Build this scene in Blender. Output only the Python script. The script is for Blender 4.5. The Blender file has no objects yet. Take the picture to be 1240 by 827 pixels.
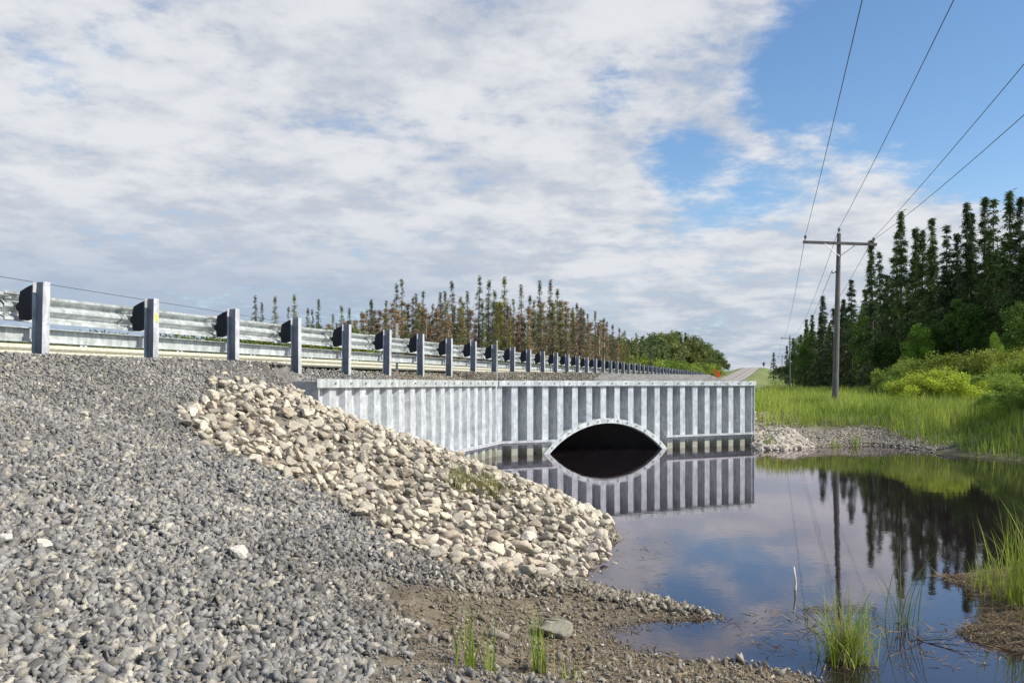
import bpy, bmesh, math, random
import numpy as np
from mathutils import Vector, Matrix
random.seed(7); RS = np.random.RandomState(11)
S = bpy.context.scene; COL = S.collection
EYE = 1.8; F = 1050.0; CX = 620.0; HY = 464.0      # eye height above the water, focal length in photo pixels

# ------------------------------------------------------------------ camera
cam_d = bpy.data.cameras.new('camera'); cam = bpy.data.objects.new('camera', cam_d); COL.objects.link(cam)
cam.location = (0, 0, EYE); cam.rotation_euler = (math.radians(90), 0, 0)
cam_d.sensor_width = 36; cam_d.lens = 36 * F / 1240; cam_d.shift_y = (HY - 413.5) / 1240
cam_d.clip_start = 0.05; cam_d.clip_end = 8000
S.camera = cam
S.view_settings.view_transform = 'Standard'; S.view_settings.look = 'None'
S.view_settings.gamma = 1; S.view_settings.exposure = 0.18
S.cycles.max_bounces = 6; S.cycles.diffuse_bounces = 2; S.cycles.glossy_bounces = 4
S.cycles.transmission_bounces = 4; S.cycles.transparent_max_bounces = 8
S.cycles.use_denoising = True
SUN_EL = math.radians(40); SUN_AZ = math.radians(106)     # azimuth clockwise from +Y

# ------------------------------------------------------------------ node helper
class NT:
    def __init__(s, tree): s.t = tree; s.n = tree.nodes; s.l = tree.links
    def new(s, typ, ins=None, **kw):
        n = s.n.new(typ)
        for k, v in kw.items(): setattr(n, k, v)
        if ins:
            for k, v in ins.items():
                sock = n.inputs[k]
                if isinstance(v, bpy.types.NodeSocket): s.l.new(v, sock)
                else: sock.default_value = v
        return n
    def math(s, op, a, b=None, c=None, clamp=False):
        n = s.n.new('ShaderNodeMath'); n.operation = op; n.use_clamp = clamp
        for i, v in enumerate((a, b, c)):
            if v is None: continue
            if isinstance(v, bpy.types.NodeSocket): s.l.new(v, n.inputs[i])
            else: n.inputs[i].default_value = v
        return n.outputs[0]
    def mix(s, f, a, b, typ='RGBA', blend='MIX'):
        n = s.n.new('ShaderNodeMix'); n.data_type = typ
        if typ == 'RGBA': n.blend_type = blend
        i = {'RGBA': (6, 7, 2), 'FLOAT': (2, 3, 0)}[typ]
        for sk, v in ((n.inputs[0], f), (n.inputs[i[0]], a), (n.inputs[i[1]], b)):
            if isinstance(v, bpy.types.NodeSocket): s.l.new(v, sk)
            else: sk.default_value = v
        return n.outputs[i[2]]
    def ramp(s, f, a, b, va=0.0, vb=1.0, mode='SMOOTHSTEP'):
        n = s.n.new('ShaderNodeMapRange'); n.interpolation_type = mode
        s.l.new(f, n.inputs[0]) if isinstance(f, bpy.types.NodeSocket) else None
        n.inputs[1].default_value = a; n.inputs[2].default_value = b; n.inputs[3].default_value = va; n.inputs[4].default_value = vb
        return n.outputs[0]
    def noise(s, vec, scale, detail=4, rough=.55, dist=0, out=0):
        n = s.new('ShaderNodeTexNoise', {'Scale': scale, 'Detail': detail, 'Roughness': rough, 'Distortion': dist})
        if vec is not None: s.l.new(vec, n.inputs['Vector'])
        return n.outputs[out]

# ------------------------------------------------------------------ world: blue sky with altocumulus sheet
W = bpy.data.worlds.new('World'); S.world = W; W.use_nodes = True
w = NT(W.node_tree); W.node_tree.nodes.clear()
out = w.new('ShaderNodeOutputWorld')
sky = w.new('ShaderNodeTexSky', sky_type='NISHITA', sun_disc=False, sun_elevation=SUN_EL, sun_rotation=SUN_AZ)
sky.air_density = 1.0; sky.dust_density = 0.25; sky.ozone_density = 2.5
skc = w.new('ShaderNodeHueSaturation', {'Color': sky.outputs[0], 'Saturation': 1.12, 'Value': 1.0}).outputs[0]
bgs = w.new('ShaderNodeBackground', {'Color': skc, 'Strength': 0.14})
tc = w.new('ShaderNodeTexCoord').outputs['Generated']
nrm = w.new('ShaderNodeVectorMath', {0: tc}, operation='NORMALIZE').outputs[0]
sep = w.new('ShaderNodeSeparateXYZ', {0: nrm}); dx, dy, dz = sep.outputs
zc = w.math('MAXIMUM', dz, 0.0); den = w.math('ADD', zc, 0.16)
pv = w.new('ShaderNodeCombineXYZ', {0: w.math('DIVIDE', dx, den), 1: w.math('DIVIDE', dy, den), 2: 0.0}).outputs[0]
big = w.noise(pv, 1.1, 5, .55, .3); mid = w.noise(pv, 3.4, 7, .58, .1); fine = w.noise(pv, 12.0, 7, .64, .12)
def dirpx(x, y):
    v = Vector(((x - CX) / F, 1, (HY - y) / F)); v.normalize(); return v
def dot(d): return w.new('ShaderNodeVectorMath', {0: nrm, 1: tuple(d)}, operation='DOT_PRODUCT').outputs['Value']
def spot(x, y, r1, r2): return w.ramp(dot(dirpx(x, y)), math.cos(math.radians(r1)), math.cos(math.radians(r2)))
cov = w.math('ADD', w.math('MULTIPLY', big, .44), w.math('MULTIPLY', mid, .44))
cov = w.math('ADD', cov, w.math('MULTIPLY', fine, .40))
for (hx, hy, ra, rb, k) in ((1150, 40, 11, 2, .24), (1275, 40, 12, 2, .27), (1030, 70, 7, 1, .15), (945, 112, 3.5, .5, .20), (1240, 195, 4, 1, .14), (1165, 85, 4, 1, .12), (1360, 140, 7, 2, .10), (865, 228, 4, .6, .17), (945, 230, 3.6, .5, .12), (820, 190, 3, .5, .10), (800, 205, 3, .5, .10), (60, 95, 2.2, .3, .09), (745, 108, 2.2, .3, .10), (120, 45, 1.8, .3, .07)):
    cov = w.math('SUBTRACT', cov, w.math('MULTIPLY', spot(hx, hy, ra, rb), k))
low = w.ramp(dz, 0.02, 0.22, 1.0, 0.0)
cov = w.math('SUBTRACT', cov, w.math('MULTIPLY', w.ramp(w.math('MULTIPLY', dy, -1.0), -.1, .35), .30))    # cloud thinned behind the viewer, unseen, to cut fill light
amt = w.ramp(cov, 0.36, 0.63, 0.0, 0.97)
shade = w.math('ADD', w.math('MULTIPLY', mid, .70), w.math('MULTIPLY', fine, .42))
shade = w.math('ADD', shade, w.math('MULTIPLY', w.noise(pv, 1.7, 3, .5), .55))
sh = w.ramp(shade, .66, .98)
ccol = w.mix(sh, (.57, .61, .69, 1), (.81, .825, .855, 1))
lowl = w.math('MULTIPLY', spot(120, 350, 32, 10), w.ramp(dz, .06, .21, 1, 0))
band = w.math('MAXIMUM', w.math('MULTIPLY', lowl, .85), w.math('MULTIPLY', w.ramp(dz, .0, .17, 1, 0), w.ramp(mid, .38, .62, .85, .35)))
ccol = w.mix(band, ccol, (.36, .455, .61, 1))
bgc = w.new('ShaderNodeBackground', {'Color': ccol, 'Strength': 0.86})
below = w.ramp(dz, -.05, 0, 1, 0)
amt2 = w.math('MAXIMUM', amt, w.math('MULTIPLY', low, .55))
mx = w.new('ShaderNodeMixShader', {0: amt2, 1: bgs.outputs[0], 2: bgc.outputs[0]})
w.l.new(mx.outputs[0], out.inputs[0])
W.cycles.sampling_method = 'MANUAL'; W.cycles.sample_map_resolution = 512

# ------------------------------------------------------------------ sun
sd = bpy.data.lights.new('sun', 'SUN'); sun = bpy.data.objects.new('sun', sd); COL.objects.link(sun)
sd.energy = 4.7; sd.angle = math.radians(.6); sd.color = (1, .945, .85)
sv = Vector((math.sin(SUN_AZ) * math.cos(SUN_EL), math.cos(SUN_AZ) * math.cos(SUN_EL), math.sin(SUN_EL)))
sun.rotation_euler = sv.to_track_quat('Z', 'Y').to_euler(); sun.location = (20, 0, 20)

# ================================================================== materials
def mat(name):
    m = bpy.data.materials.new(name); m.use_nodes = True; m.node_tree.nodes.clear()
    t = NT(m.node_tree); o = t.new('ShaderNodeOutputMaterial'); return m, t, o
def principled(t, o, **ins):
    b = t.new('ShaderNodeBsdfPrincipled', {k.replace('_', ' '): v for k, v in ins.items()})
    t.l.new(b.outputs[0], o.inputs[0]); return b
def bump(t, h, strength=.3, dist=.02):
    return t.new('ShaderNodeBump', {'Height': h, 'Strength': strength, 'Distance': dist}).outputs[0]
def pos(t): return t.new('ShaderNodeNewGeometry').outputs['Position']
def attr(t, n='Col'): return t.new('ShaderNodeAttribute', attribute_name=n).outputs['Color']
def rnd(t): return t.new('ShaderNodeObjectInfo').outputs['Random']

def m_ground():
    m, t, o = mat('ground'); p = pos(t); a = attr(t)
    n1 = t.noise(p, 9, 6, .65); n2 = t.noise(p, 60, 4, .6); n3 = t.noise(p, .35, 5, .6)
    k = t.math('MULTIPLY', t.ramp(n1, .3, .7, .7, 1.25), t.ramp(n2, .3, .7, .75, 1.2))
    k = t.math('MULTIPLY', k, t.ramp(n3, .3, .7, .8, 1.2))
    c = t.new('ShaderNodeVectorMath', {0: a, 'Scale': k}, operation='SCALE').outputs[0]
    h = t.math('ADD', n1, t.math('MULTIPLY', n2, .6))
    principled(t, o, Base_Color=c, Roughness=.92, Normal=bump(t, h, .8, .03)); return m
def m_stone(name, sc=14, spec=.3):
    m, t, o = mat(name); a = attr(t)
    p = t.new('ShaderNodeTexCoord').outputs['Object'] if name == 'riprap' else pos(t)
    n = t.noise(p, sc, 6, .65, .4); n2 = t.noise(p, sc * 6, 3, .6)
    k = t.math('MULTIPLY', t.ramp(n, .3, .72, .72, 1.15), t.ramp(n2, .3, .7, .85, 1.12))
    c = t.new('ShaderNodeVectorMath', {0: a, 'Scale': k}, operation='SCALE').outputs[0]
    if name == 'riprap':
        oc = t.new('ShaderNodeObjectInfo').outputs['Color']
        c = t.mix(1.0, c, oc, blend='MULTIPLY')
    principled(t, o, Base_Color=c, Roughness=.8, Normal=bump(t, t.math('ADD', n, t.math('MULTIPLY', n2, .4)), .5, .012)); return m
def m_galv(name, base=(.60, .63, .66), stain=False, rough=.45, metal=.45):
    m, t, o = mat(name); p = pos(t)
    st = t.new('ShaderNodeMapping', {'Vector': p, 'Scale': (3, 3, .35)}).outputs[0]
    n = t.noise(p, 6, 6, .7, .6); ns = t.noise(st, 5, 5, .6); nf = t.noise(p, 38, 3, .6)
    k = t.math('MULTIPLY', t.ramp(n, .3, .7, .74, 1.14), t.ramp(ns, .3, .7, .78, 1.10))
    k = t.math('MULTIPLY', k, t.ramp(nf, .3, .7, .94, 1.05))
    c = t.new('ShaderNodeVectorMath', {0: base, 'Scale': k}, operation='SCALE').outputs[0]
    if stain:
        z = t.new('ShaderNodeSeparateXYZ', {0: p}).outputs[2]
        f = t.ramp(t.math('ADD', z, t.math('MULTIPLY', t.math('SUBTRACT', ns, .5), .35)), .08, .30, .85, 0)
        c = t.mix(f, c, (.30, .29, .20, 1))
        scr = t.ramp(t.noise(st, 2.2, 2, .5, 2.0), .62, .66, 0, .22)
        c = t.mix(scr, c, (.36, .37, .38, 1))
    principled(t, o, Base_Color=c, Roughness=t.ramp(n, .3, .7, rough - .08, rough + .12), Metallic=metal, Normal=bump(t, nf, .12, .004)); return m
def m_plain(name, col, rough=.7, metal=0, var=.15, sc=12):
    m, t, o = mat(name); p = pos(t); n = t.noise(p, sc, 4, .6)
    k = t.ramp(n, .3, .7, 1 - var, 1 + var)
    c = t.new('ShaderNodeVectorMath', {0: col[:3], 'Scale': k}, operation='SCALE').outputs[0]
    principled(t, o, Base_Color=c, Roughness=rough, Metallic=metal, Normal=bump(t, n, .2, .01)); return m
def m_leaf(name, trans=.3, rough=.6):
    m, t, o = mat(name); a = attr(t); oc = t.new('ShaderNodeObjectInfo').outputs['Color']
    c = t.mix(1.0, a, oc, blend='MULTIPLY')
    b = t.new('ShaderNodeBsdfPrincipled', {'Base Color': c, 'Roughness': rough, 'Specular IOR Level': .25})
    tr = t.new('ShaderNodeBsdfTranslucent', {'Color': c})
    x = t.new('ShaderNodeMixShader', {0: trans, 1: b.outputs[0], 2: tr.outputs[0]})
    t.l.new(x.outputs[0], o.inputs[0]); return m
def m_wood(name, c1, c2):
    m, t, o = mat(name); p = t.new('ShaderNodeTexCoord').outputs['Object']
    st = t.new('ShaderNodeMapping', {'Vector': p, 'Scale': (10, 10, .8)}).outputs[0]
    n = t.noise(st, 3, 6, .7)
    principled(t, o, Base_Color=t.mix(t.ramp(n, .3, .7), c1, c2), Roughness=.85, Normal=bump(t, n, .4, .01)); return m
def m_water():
    m, t, o = mat('water'); p = pos(t)
    n = t.noise(t.new('ShaderNodeMapping', {'Vector': p, 'Scale': (1.0, 1.0, 1)}).outputs[0], 9, 3, .5)
    n2 = t.noise(p, 1.3, 3, .5)
    nb = bump(t, t.math('ADD', t.math('MULTIPLY', n, .12), t.math('MULTIPLY', n2, .35)), .4, .008)
    pm = t.ramp(t.noise(p, .55, 3, .6, .5), .42, .62, .010, .035)
    fr = t.new('ShaderNodeFresnel', {'IOR': 1.85, 'Normal': nb}).outputs[0]
    gl = t.new('ShaderNodeBsdfGlossy', {'Color': (.94, .88, .93, 1), 'Roughness': pm, 'Normal': nb})
    tr = t.new('ShaderNodeBsdfTransparent', {'Color': (.62, .50, .40, 1)})
    df = t.new('ShaderNodeBsdfDiffuse', {'Color': (.030, .022, .026, 1)})
    inner = t.new('ShaderNodeMixShader', {0: .45, 1: tr.outputs[0], 2: df.outputs[0]})
    x = t.new('ShaderNodeMixShader', {0: t.math('MULTIPLY', fr, 1.12, clamp=True), 1: inner.outputs[0], 2: gl.outputs[0]})
    t.l.new(x.outputs[0], o.inputs[0]); return m
def m_road():
    m, t, o = mat('road'); p = pos(t); a = attr(t)
    n = t.noise(p, 1.2, 5, .7); n2 = t.noise(p, 30, 3, .6)
    k = t.math('MULTIPLY', t.ramp(n, .3, .7, .85, 1.15), t.ramp(n2, .3, .7, .85, 1.15))
    c = t.new('ShaderNodeVectorMath', {0: a, 'Scale': k}, operation='SCALE').outputs[0]
    principled(t, o, Base_Color=c, Roughness=.9, Normal=bump(t, n2, .4, .01)); return m
M = dict(web=m_galv('shade_toned_zinc', (.25, .25, .28), metal=.1, rough=.7), ground=m_ground(), gravel=m_stone('gravel'), riprap=m_stone('riprap', 9), galv=m_galv('galvanised_steel', (.60, .635, .62), metal=.3),  # web zinc darkened: the post recess's shade is put into its colour
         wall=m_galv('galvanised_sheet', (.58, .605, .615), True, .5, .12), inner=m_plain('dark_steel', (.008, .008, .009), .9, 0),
         post=m_galv('galvanised_post', (.58, .59, .61), metal=.15, rough=.6), block=m_plain('black_block', (.012, .013, .02), .8),
         pale=m_plain('pale_rail', (.60, .58, .47), .5, .2), bolt=m_plain('bolt_steel', (.33, .33, .34), .5, .5),
         leaf=m_leaf('leaf'), needle=m_leaf('needle', .12, .7), grass=m_leaf('grass', .35, .5),
         bark=m_wood('bark', (.06, .05, .042, 1), (.15, .125, .105, 1)), birch=m_wood('pale_bark', (.30, .27, .22, 1), (.45, .42, .36, 1)),
         pole=m_wood('pole_wood', (.085, .075, .075, 1), (.21, .185, .175, 1)), wire=m_plain('wire', (.10, .10, .11), .5, .5),
         water=m_water(), road=m_road(), orange=m_plain('orange_sign', (.72, .10, .02), .5, 0, .05), yellow=m_plain('yellow_tag', (.75, .62, .08), .5),
         stick=m_plain('dead_stick', (.50, .46, .42), .8, 0, .25), porc=m_plain('porcelain', (.16, .14, .15), .3), stake=m_plain('pale_stake', (.55, .53, .45), .7))

# ================================================================== object helpers
def tag(o, label=None, cat=None, group=None, kind=None):
    if label: o['label'] = label
    if cat: o['category'] = cat
    if group: o['group'] = group
    if kind: o['kind'] = kind
    return o
def empty(name, loc=(0, 0, 0), rz=0):
    o = bpy.data.objects.new(name, None); COL.objects.link(o); o.location = loc; o.rotation_euler = (0, 0, rz); o.empty_display_size = .2; return o
def link(name, me, parent=None, m=None):
    o = bpy.data.objects.new(name, me); COL.objects.link(o)
    if m and not me.materials: me.materials.append(m)
    if parent: o.parent = parent
    return o
def np_mesh(name, V, Fc, col=None, smooth=False):
    """V (n,3); Fc (m,k) with one k for all faces"""
    me = bpy.data.meshes.new(name); V = np.asarray(V, np.float32); Fc = np.asarray(Fc, np.int32)
    me.vertices.add(len(V)); me.vertices.foreach_set('co', V.ravel())
    k = Fc.shape[1]; me.loops.add(Fc.size); me.loops.foreach_set('vertex_index', Fc.ravel())
    me.polygons.add(len(Fc)); me.polygons.foreach_set('loop_start', np.arange(0, Fc.size, k, dtype=np.int32))
    me.polygons.foreach_set('loop_total', np.full(len(Fc), k, np.int32))
    if smooth: me.polygons.foreach_set('use_smooth', np.ones(len(Fc), bool))
    me.update(calc_edges=True)
    if col is not None:
        ca = me.color_attributes.new('Col', 'FLOAT_COLOR', 'POINT'); c = np.ones((len(V), 4), np.float32); c[:, :3] = col
        ca.data.foreach_set('color', c.ravel())
    return me
class MB:
    def __init__(s): s.v = []; s.f = []
    def box(s, c, sz, ax=None):
        """oriented box: centre, full sizes, ax = (x,y,z) unit axes"""
        c = Vector(c); ax = [Vector(a) for a in (ax or ((1, 0, 0), (0, 1, 0), (0, 0, 1)))]; n = len(s.v)
        for k in (-.5, .5):
            for j in (-.5, .5):
                for i in (-.5, .5): s.v.append(c + ax[0] * i * sz[0] + ax[1] * j * sz[1] + ax[2] * k * sz[2])
        for q in ((0, 2, 3, 1), (4, 5, 7, 6), (0, 1, 5, 4), (2, 6, 7, 3), (0, 4, 6, 2), (1, 3, 7, 5)): s.f.append([n + a for a in q])
        return s
    def tube(s, pts, r, seg=8, cap=True):
        pts = [Vector(p) for p in pts]; rr = r if hasattr(r, '__len__') else [r] * len(pts); n0 = len(s.v)
        for i, p in enumerate(pts):
            d = (pts[min(i + 1, len(pts) - 1)] - pts[max(i - 1, 0)]).normalized()
            a = d.orthogonal().normalized() if abs(d.z) > .9 else d.cross(Vector((0, 0, 1))).normalized(); b = d.cross(a)
            for k in range(seg):
                t = 2 * math.pi * k / seg; s.v.append(p + (a * math.cos(t) + b * math.sin(t)) * rr[i])
        for i in range(len(pts) - 1):
            for k in range(seg):
                a = n0 + i * seg + k; b = n0 + i * seg + (k + 1) % seg; s.f.append([a, b, b + seg, a + seg])
        if cap:
            s.f.append([n0 + k for k in range(seg)][::-1]); s.f.append([n0 + (len(pts) - 1) * seg + k for k in range(seg)])
        return s
    def strip(s, prof, a, b, closed=False):
        """extrude profile (list of world-offset vectors) from point a to b"""
        n = len(s.v); L = len(prof)
        for p in (a, b):
            for q in prof: s.v.append(Vector(p) + Vector(q))
        for i in range(L if closed else L - 1):
            j = (i + 1) % L; s.f.append([n + i, n + j, n + L + j, n + L + i])
        if closed: s.f.append([n + i for i in range(L)][::-1]); s.f.append([n + L + i for i in range(L)])
        return s
    def mesh(s, name, m=None, smooth=False, bevel=0):
        me = bpy.data.meshes.new(name); me.from_pydata([tuple(v) for v in s.v], [], s.f)
        bm = bmesh.new(); bm.from_mesh(me); bmesh.ops.recalc_face_normals(bm, faces=bm.faces)
        if bevel: bmesh.ops.bevel(bm, geom=list(bm.edges), offset=bevel, segments=1, affect='EDGES')
        bm.to_mesh(me); bm.free()
        if smooth:
            for p in me.polygons: p.use_smooth = True
        if m: me.materials.append(m)
        return me
    def build(s, name, m, parent=None, smooth=False, bevel=0): return link(name, s.mesh(name, m, smooth, bevel), parent)

# 2-D value noise for the terrain
def vnoise(X, Y, sc, seed):
    r = np.random.RandomState(seed).rand(256, 256); x = X * sc + 1000; y = Y * sc + 1000
    xi = np.floor(x).astype(int); yi = np.floor(y).astype(int); fx = x - xi; fy = y - yi
    fx = fx * fx * (3 - 2 * fx); fy = fy * fy * (3 - 2 * fy); g = lambda a, b: r[a % 256, b % 256]
    return (g(xi, yi) * (1 - fx) + g(xi + 1, yi) * fx) * (1 - fy) + (g(xi, yi + 1) * (1 - fx) + g(xi + 1, yi + 1) * fx) * fy - .5
def sstep(x, a, b): t = np.clip((x - a) / (b - a), 0, 1); return t * t * (3 - 2 * t)

# ================================================================== plan of the place
def wpx(x, y, z=0.0):                                # the point at height z seen in direction x, y
    Y = (EYE - z) * F / (y - HY); return ((x - CX) / F * Y, Y)
def atY(x, Y): return (x - CX) / F * Y
MR = .3095; RC = -8.28                               # the kerbside guardrail runs on X = RC + MR*Y
D = Vector((MR, 1, 0)).normalized(); N = Vector((D.y, -D.x, 0)); P0 = Vector((RC + MR * 9.7, 9.7, 0))
def UV(X, Y): return (X - P0.x) * D.x + (Y - P0.y) * D.y, (X - P0.x) * N.x + (Y - P0.y) * N.y
def XY(u, v, z=0): p = P0 + D * u + N * v; return Vector((p.x, p.y, z))
ZR = EYE + .27                                       # ground height at the guardrail
WC = Vector((-.367, 21.4, 0)); WA = Vector((-2.93, 13.1, 0)); WB = Vector((7.09, 25.5, 0))   # wall corner, near end, far end
FD = (WB - WC).normalized(); FN = Vector((FD.y, -FD.x, 0)); WD = (WC - WA).normalized(); WN = Vector((WD.y, -WD.x, 0))
FL = (WB - WC).length; WL = (WC - WA).length
def hill(u):
    return 7.6 * sstep(u, 170, 470) - 22 * sstep(u, 480, 1000)

WATER = [wpx(*p) for p in ((548, 560), (600, 577), (660, 601), (705, 618), (738, 632), (744, 650), (734, 670), (714, 690), (707, 703), (760, 717), (815, 729), (862, 739),
        (880, 749), (850, 751), (790, 753), (742, 758), (726, 768), (765, 786), (840, 799), (920, 803), (975, 813), (1010, 832))] + \
        [(2.6, 4.5), (5, 3.9), (9, 3.4), (20, 3.0), (34, 8), (34, 15)] + [(16, 17.3), (11.87, 20.1), (11.5, 20.9), (10.9, 22.2), (11.2, 23.9), (10.5, 25.4), (9.0, 24.8), (8.2, 24.2), (7.4, 23.5), (6.7, 23.4)] + \
        [(7.12, 25.4)] + [tuple(p.xy) for p in (WB - FN * .46 - FD * .02, WC - FN * .46, WC - WN * .46)] + [tuple((WA + WD * 5.9 - WN * .46).xy)]
ISLET = [wpx(*p) for p in ((1138, 699), (1165, 700), (1200, 695), (1240, 689), (1400, 680), (1420, 800), (1300, 815), (1235, 788), (1178, 775), (1160, 768), (1195, 752), (1198, 728), (1180, 712))]
WEDGE = [tuple(p.xy) for p in (WA - WN * .42 - WD * .02, WC - WN * .42 - FN * .0, WC - FN * .42 + FD * .05, WB - FN * .42 - FD * .05)] + [tuple(XY(30, -8).xy), tuple(XY(3.4, -8).xy)]
def sdist(X, Y, poly):                                # positive inside
    P = np.array(poly); dm = np.full(X.shape, 1e9); ins = np.zeros(X.shape, bool)
    for i in range(len(P)):
        ax, ay = P[i]; bx, by = P[(i + 1) % len(P)]; ex, ey = bx - ax, by - ay
        t = np.clip(((X - ax) * ex + (Y - ay) * ey) / (ex * ex + ey * ey), 0, 1)
        dm = np.minimum(dm, np.hypot(X - ax - t * ex, Y - ay - t * ey))
        c = ((ay > Y) != (by > Y)) & (X < ex * (Y - ay) / (ey if abs(ey) > 1e-9 else 1e-9) + ax); ins ^= c
    return np.where(ins, dm, -dm)
def ground(X, Y, full=False):
    X = np.asarray(X, float); Y = np.asarray(Y, float)
    u, v = UV(X, Y); jit = .10 * vnoise(X, Y, 2.3, 5) + .05 * vnoise(X, Y, 6, 6)
    land = -sdist(X, Y, WATER) + jit * (Y < 22); isl = sdist(X, Y, ISLET) + jit
    near = (Y < 22.3) & (X < 6) & (u < 12)
    n1 = vnoise(X, Y, .5, 1); n2 = vnoise(X, Y, 1.9, 2); n3 = vnoise(X, Y, 7, 3)
    # bank by the camera
    dr = np.maximum(v - .8, 0); dl = np.maximum(land, 0)
    zt = ZR * (dl / (dl + dr + 1e-6)) ** 1.30
    za = np.minimum(ZR, .385 * dl + .02)
    za = za + (ZR - za) * np.exp(-dr / .30) * (1 - sstep(u, 3.0, 4.4))
    zn = zt + (za - zt) * sstep(u, .2, 2.4)
    zn = np.where(v < .8, ZR, zn) + (.07 * n1 + .06 * n2 + .035 * n3) * sstep(dl, 0, .8) * sstep(v, .6, 1.6)
    # elsewhere: low ground, the road bank and the hill it climbs
    base = .78 + .25 * n1 * sstep(land, 0, 3) + hill(u) * .98 + .9 * sstep(v, 14, 60) + .9 * sstep(-v, 25, 90)
    emb = np.where(v > -4.5, ZR - np.maximum(v - .8, 0) * .36, ZR - np.maximum(-9.8 - v, 0) * .36) + hill(u)
    zf = np.maximum(base, emb)
    spill = 1.70 - .55 * np.maximum(-sdist(X, Y, WEDGE), 0)
    zf = np.where((X > 5.5) & (Y > 22), np.maximum(zf, spill), zf)
    zf = np.minimum(zf, .03 + .24 * np.maximum(land, 0) + 3.0 * np.maximum(land - 4, 0))
    z = np.where(near, zn, zf)
    z = np.where(land < 0, np.maximum(.35 * land, -.9), z)
    z = np.where((isl > 0) & (land < 0), np.minimum(.14, .22 * isl + .01) + .03 * n2 * sstep(isl, 0, .3), z)
    z = np.where((isl <= 0) & (isl > -1) & (land < 0), np.maximum(z, .35 * isl), z)
    wd = sdist(X, Y, WEDGE)
    bw = np.maximum(-((X - WC.x) * WN.x + (Y - WC.y) * WN.y), -((X - WC.x) * FN.x + (Y - WC.y) * FN.y)) - .42
    z = np.where(wd > 0, np.minimum(ZR, 1.73 + .28 * np.maximum(bw, 0)), z)
    if full: return z, u, v, land, isl, near, wd
    return z
def gz(x, y): return float(ground(np.array([x]), np.array([y]))[0])

APRON_PX = [(385, 474), (345, 470), (300, 464), (262, 470), (235, 484), (212, 502), (222, 522), (252, 545), (300, 560), (345, 582), (400, 606), (440, 632), (480, 660), (530, 684), (580, 694), (640, 702), (700, 706)]
def ray_ground(x, y):                                 # where the line of sight x, y meets the ground
    lo = 1.5
    for i in range(1200):
        Y = 1.5 + i * .02; z = EYE - (y - HY) / F * Y
        if z <= gz(atY(x, Y), Y): return (atY(x, Y), Y)
    return (atY(x, 25), 25)
APRON = [ray_ground(*p) for p in APRON_PX] + [wpx(712, 698), wpx(733, 668), wpx(738, 642), wpx(722, 624), wpx(640, 588), wpx(575, 560), tuple((WA + WD * 6.6 - WN * .05).xy), tuple((WA - WN * .05 - WD * .05).xy)]

MUD_PX = [(470, 700), (520, 712), (600, 722), (700, 722), (800, 742), (730, 765), (850, 800), (1010, 822), (1030, 835), (900, 860), (430, 870), (455, 800), (520, 760), (470, 730)]
MUD = [ray_ground(*p) for p in MUD_PX]
# ------------------------------------------------------------------ terrain sheet
def axis(parts):
    o = [parts[0][0]]
    for a, b, st in parts: n = max(1, int(round((b - a) / st))); o += list(np.linspace(a, b, n + 1)[1:])
    return np.array(o)
xs = axis([(-3000, -700, 230), (-700, -220, 20), (-220, -60, 5), (-60, -13, 1.0), (-13, 13, .1), (13, 150, .9), (150, 300, 5), (300, 900, 30), (900, 3000, 230)])
ys = axis([(-60, -6, 3), (-6, 1.2, .6), (1.2, 30, .1), (30, 110, .6), (110, 560, 3), (560, 1100, 20), (1100, 4200, 200)])
GX, GY = np.meshgrid(xs, ys); Z, GU, GV, LAND, ISL, NEAR, WD_ = ground(GX, GY, True)
onroad = (GV < .2) & (GV > -9.2)
Z = np.where(onroad, Z - .05, Z)
def cmix(c, b, f): return c * (1 - f[..., None]) + np.array(b) * f[..., None]
gn = vnoise(GX, GY, .9, 21) + .6 * vnoise(GX, GY, 3.1, 22); gl = vnoise(GX, GY, .06, 23)
C = np.zeros(GX.shape + (3,)) + np.array((.12, .165, .035))                       # grass
C = cmix(C, (.22, .23, .07), np.clip(.5 + gn * .8 + gl, 0, 1) * .6)
C = cmix(C, (.19, .178, .165), (~NEAR) & (GV < np.where(GU > 110, -.9, 2.2)) & (GV > np.where(GU > 110, -8.1, -11.2)))              # shoulders
C = cmix(C, (.19, .165, .125), sstep(-LAND, -2.6, -1.4) * (~NEAR) * (LAND > 0) * (GX < 11.6) * (GX > 6))
C = cmix(C, (.10, .09, .05), (~NEAR) * (LAND > 0) * (LAND < 2.6) * (GX > 9.6) * (GX < 14) * (GY < 28) * .8)
C = cmix(C, (.23, .215, .19), NEAR * 1.0)
C = cmix(C, (.21, .20, .18), (WD_ > -.6) & (GX < 6.9))
C = cmix(C, (.155, .125, .085), NEAR * sstep(-LAND + .5 * gn, -1.7, -.9))
C = cmix(C, (.20, .165, .115), NEAR * sstep(sdist(GX, GY, MUD), -.12, .1))
C = cmix(C, (.07, .055, .04), NEAR * sstep(-LAND, -.12, 0))
C = cmix(C, (.12, .10, .07), (ISL > -.2) & (LAND < 0))
C = cmix(C, (.035, .024, .018), sstep(-Z, .02, .25) * (LAND < 0))
apr = sdist(GX, GY, APRON); C = cmix(C, (.22, .19, .15), (apr > 0) & (GY < 21))
ny, nx = GX.shape; idx = np.arange(nx * ny).reshape(ny, nx)
Q = np.stack([idx[:-1, :-1], idx[:-1, 1:], idx[1:, 1:], idx[1:, :-1]], -1).reshape(-1, 4)
zz = Z.ravel(); qz = zz[Q]; qx = GX.ravel()[Q].mean(1); qy = GY.ravel()[Q].mean(1)
fs = (qx - WC.x) * FD.x + (qy - WC.y) * FD.y; fb = (qx - WC.x) * FN.x + (qy - WC.y) * FN.y
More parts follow.
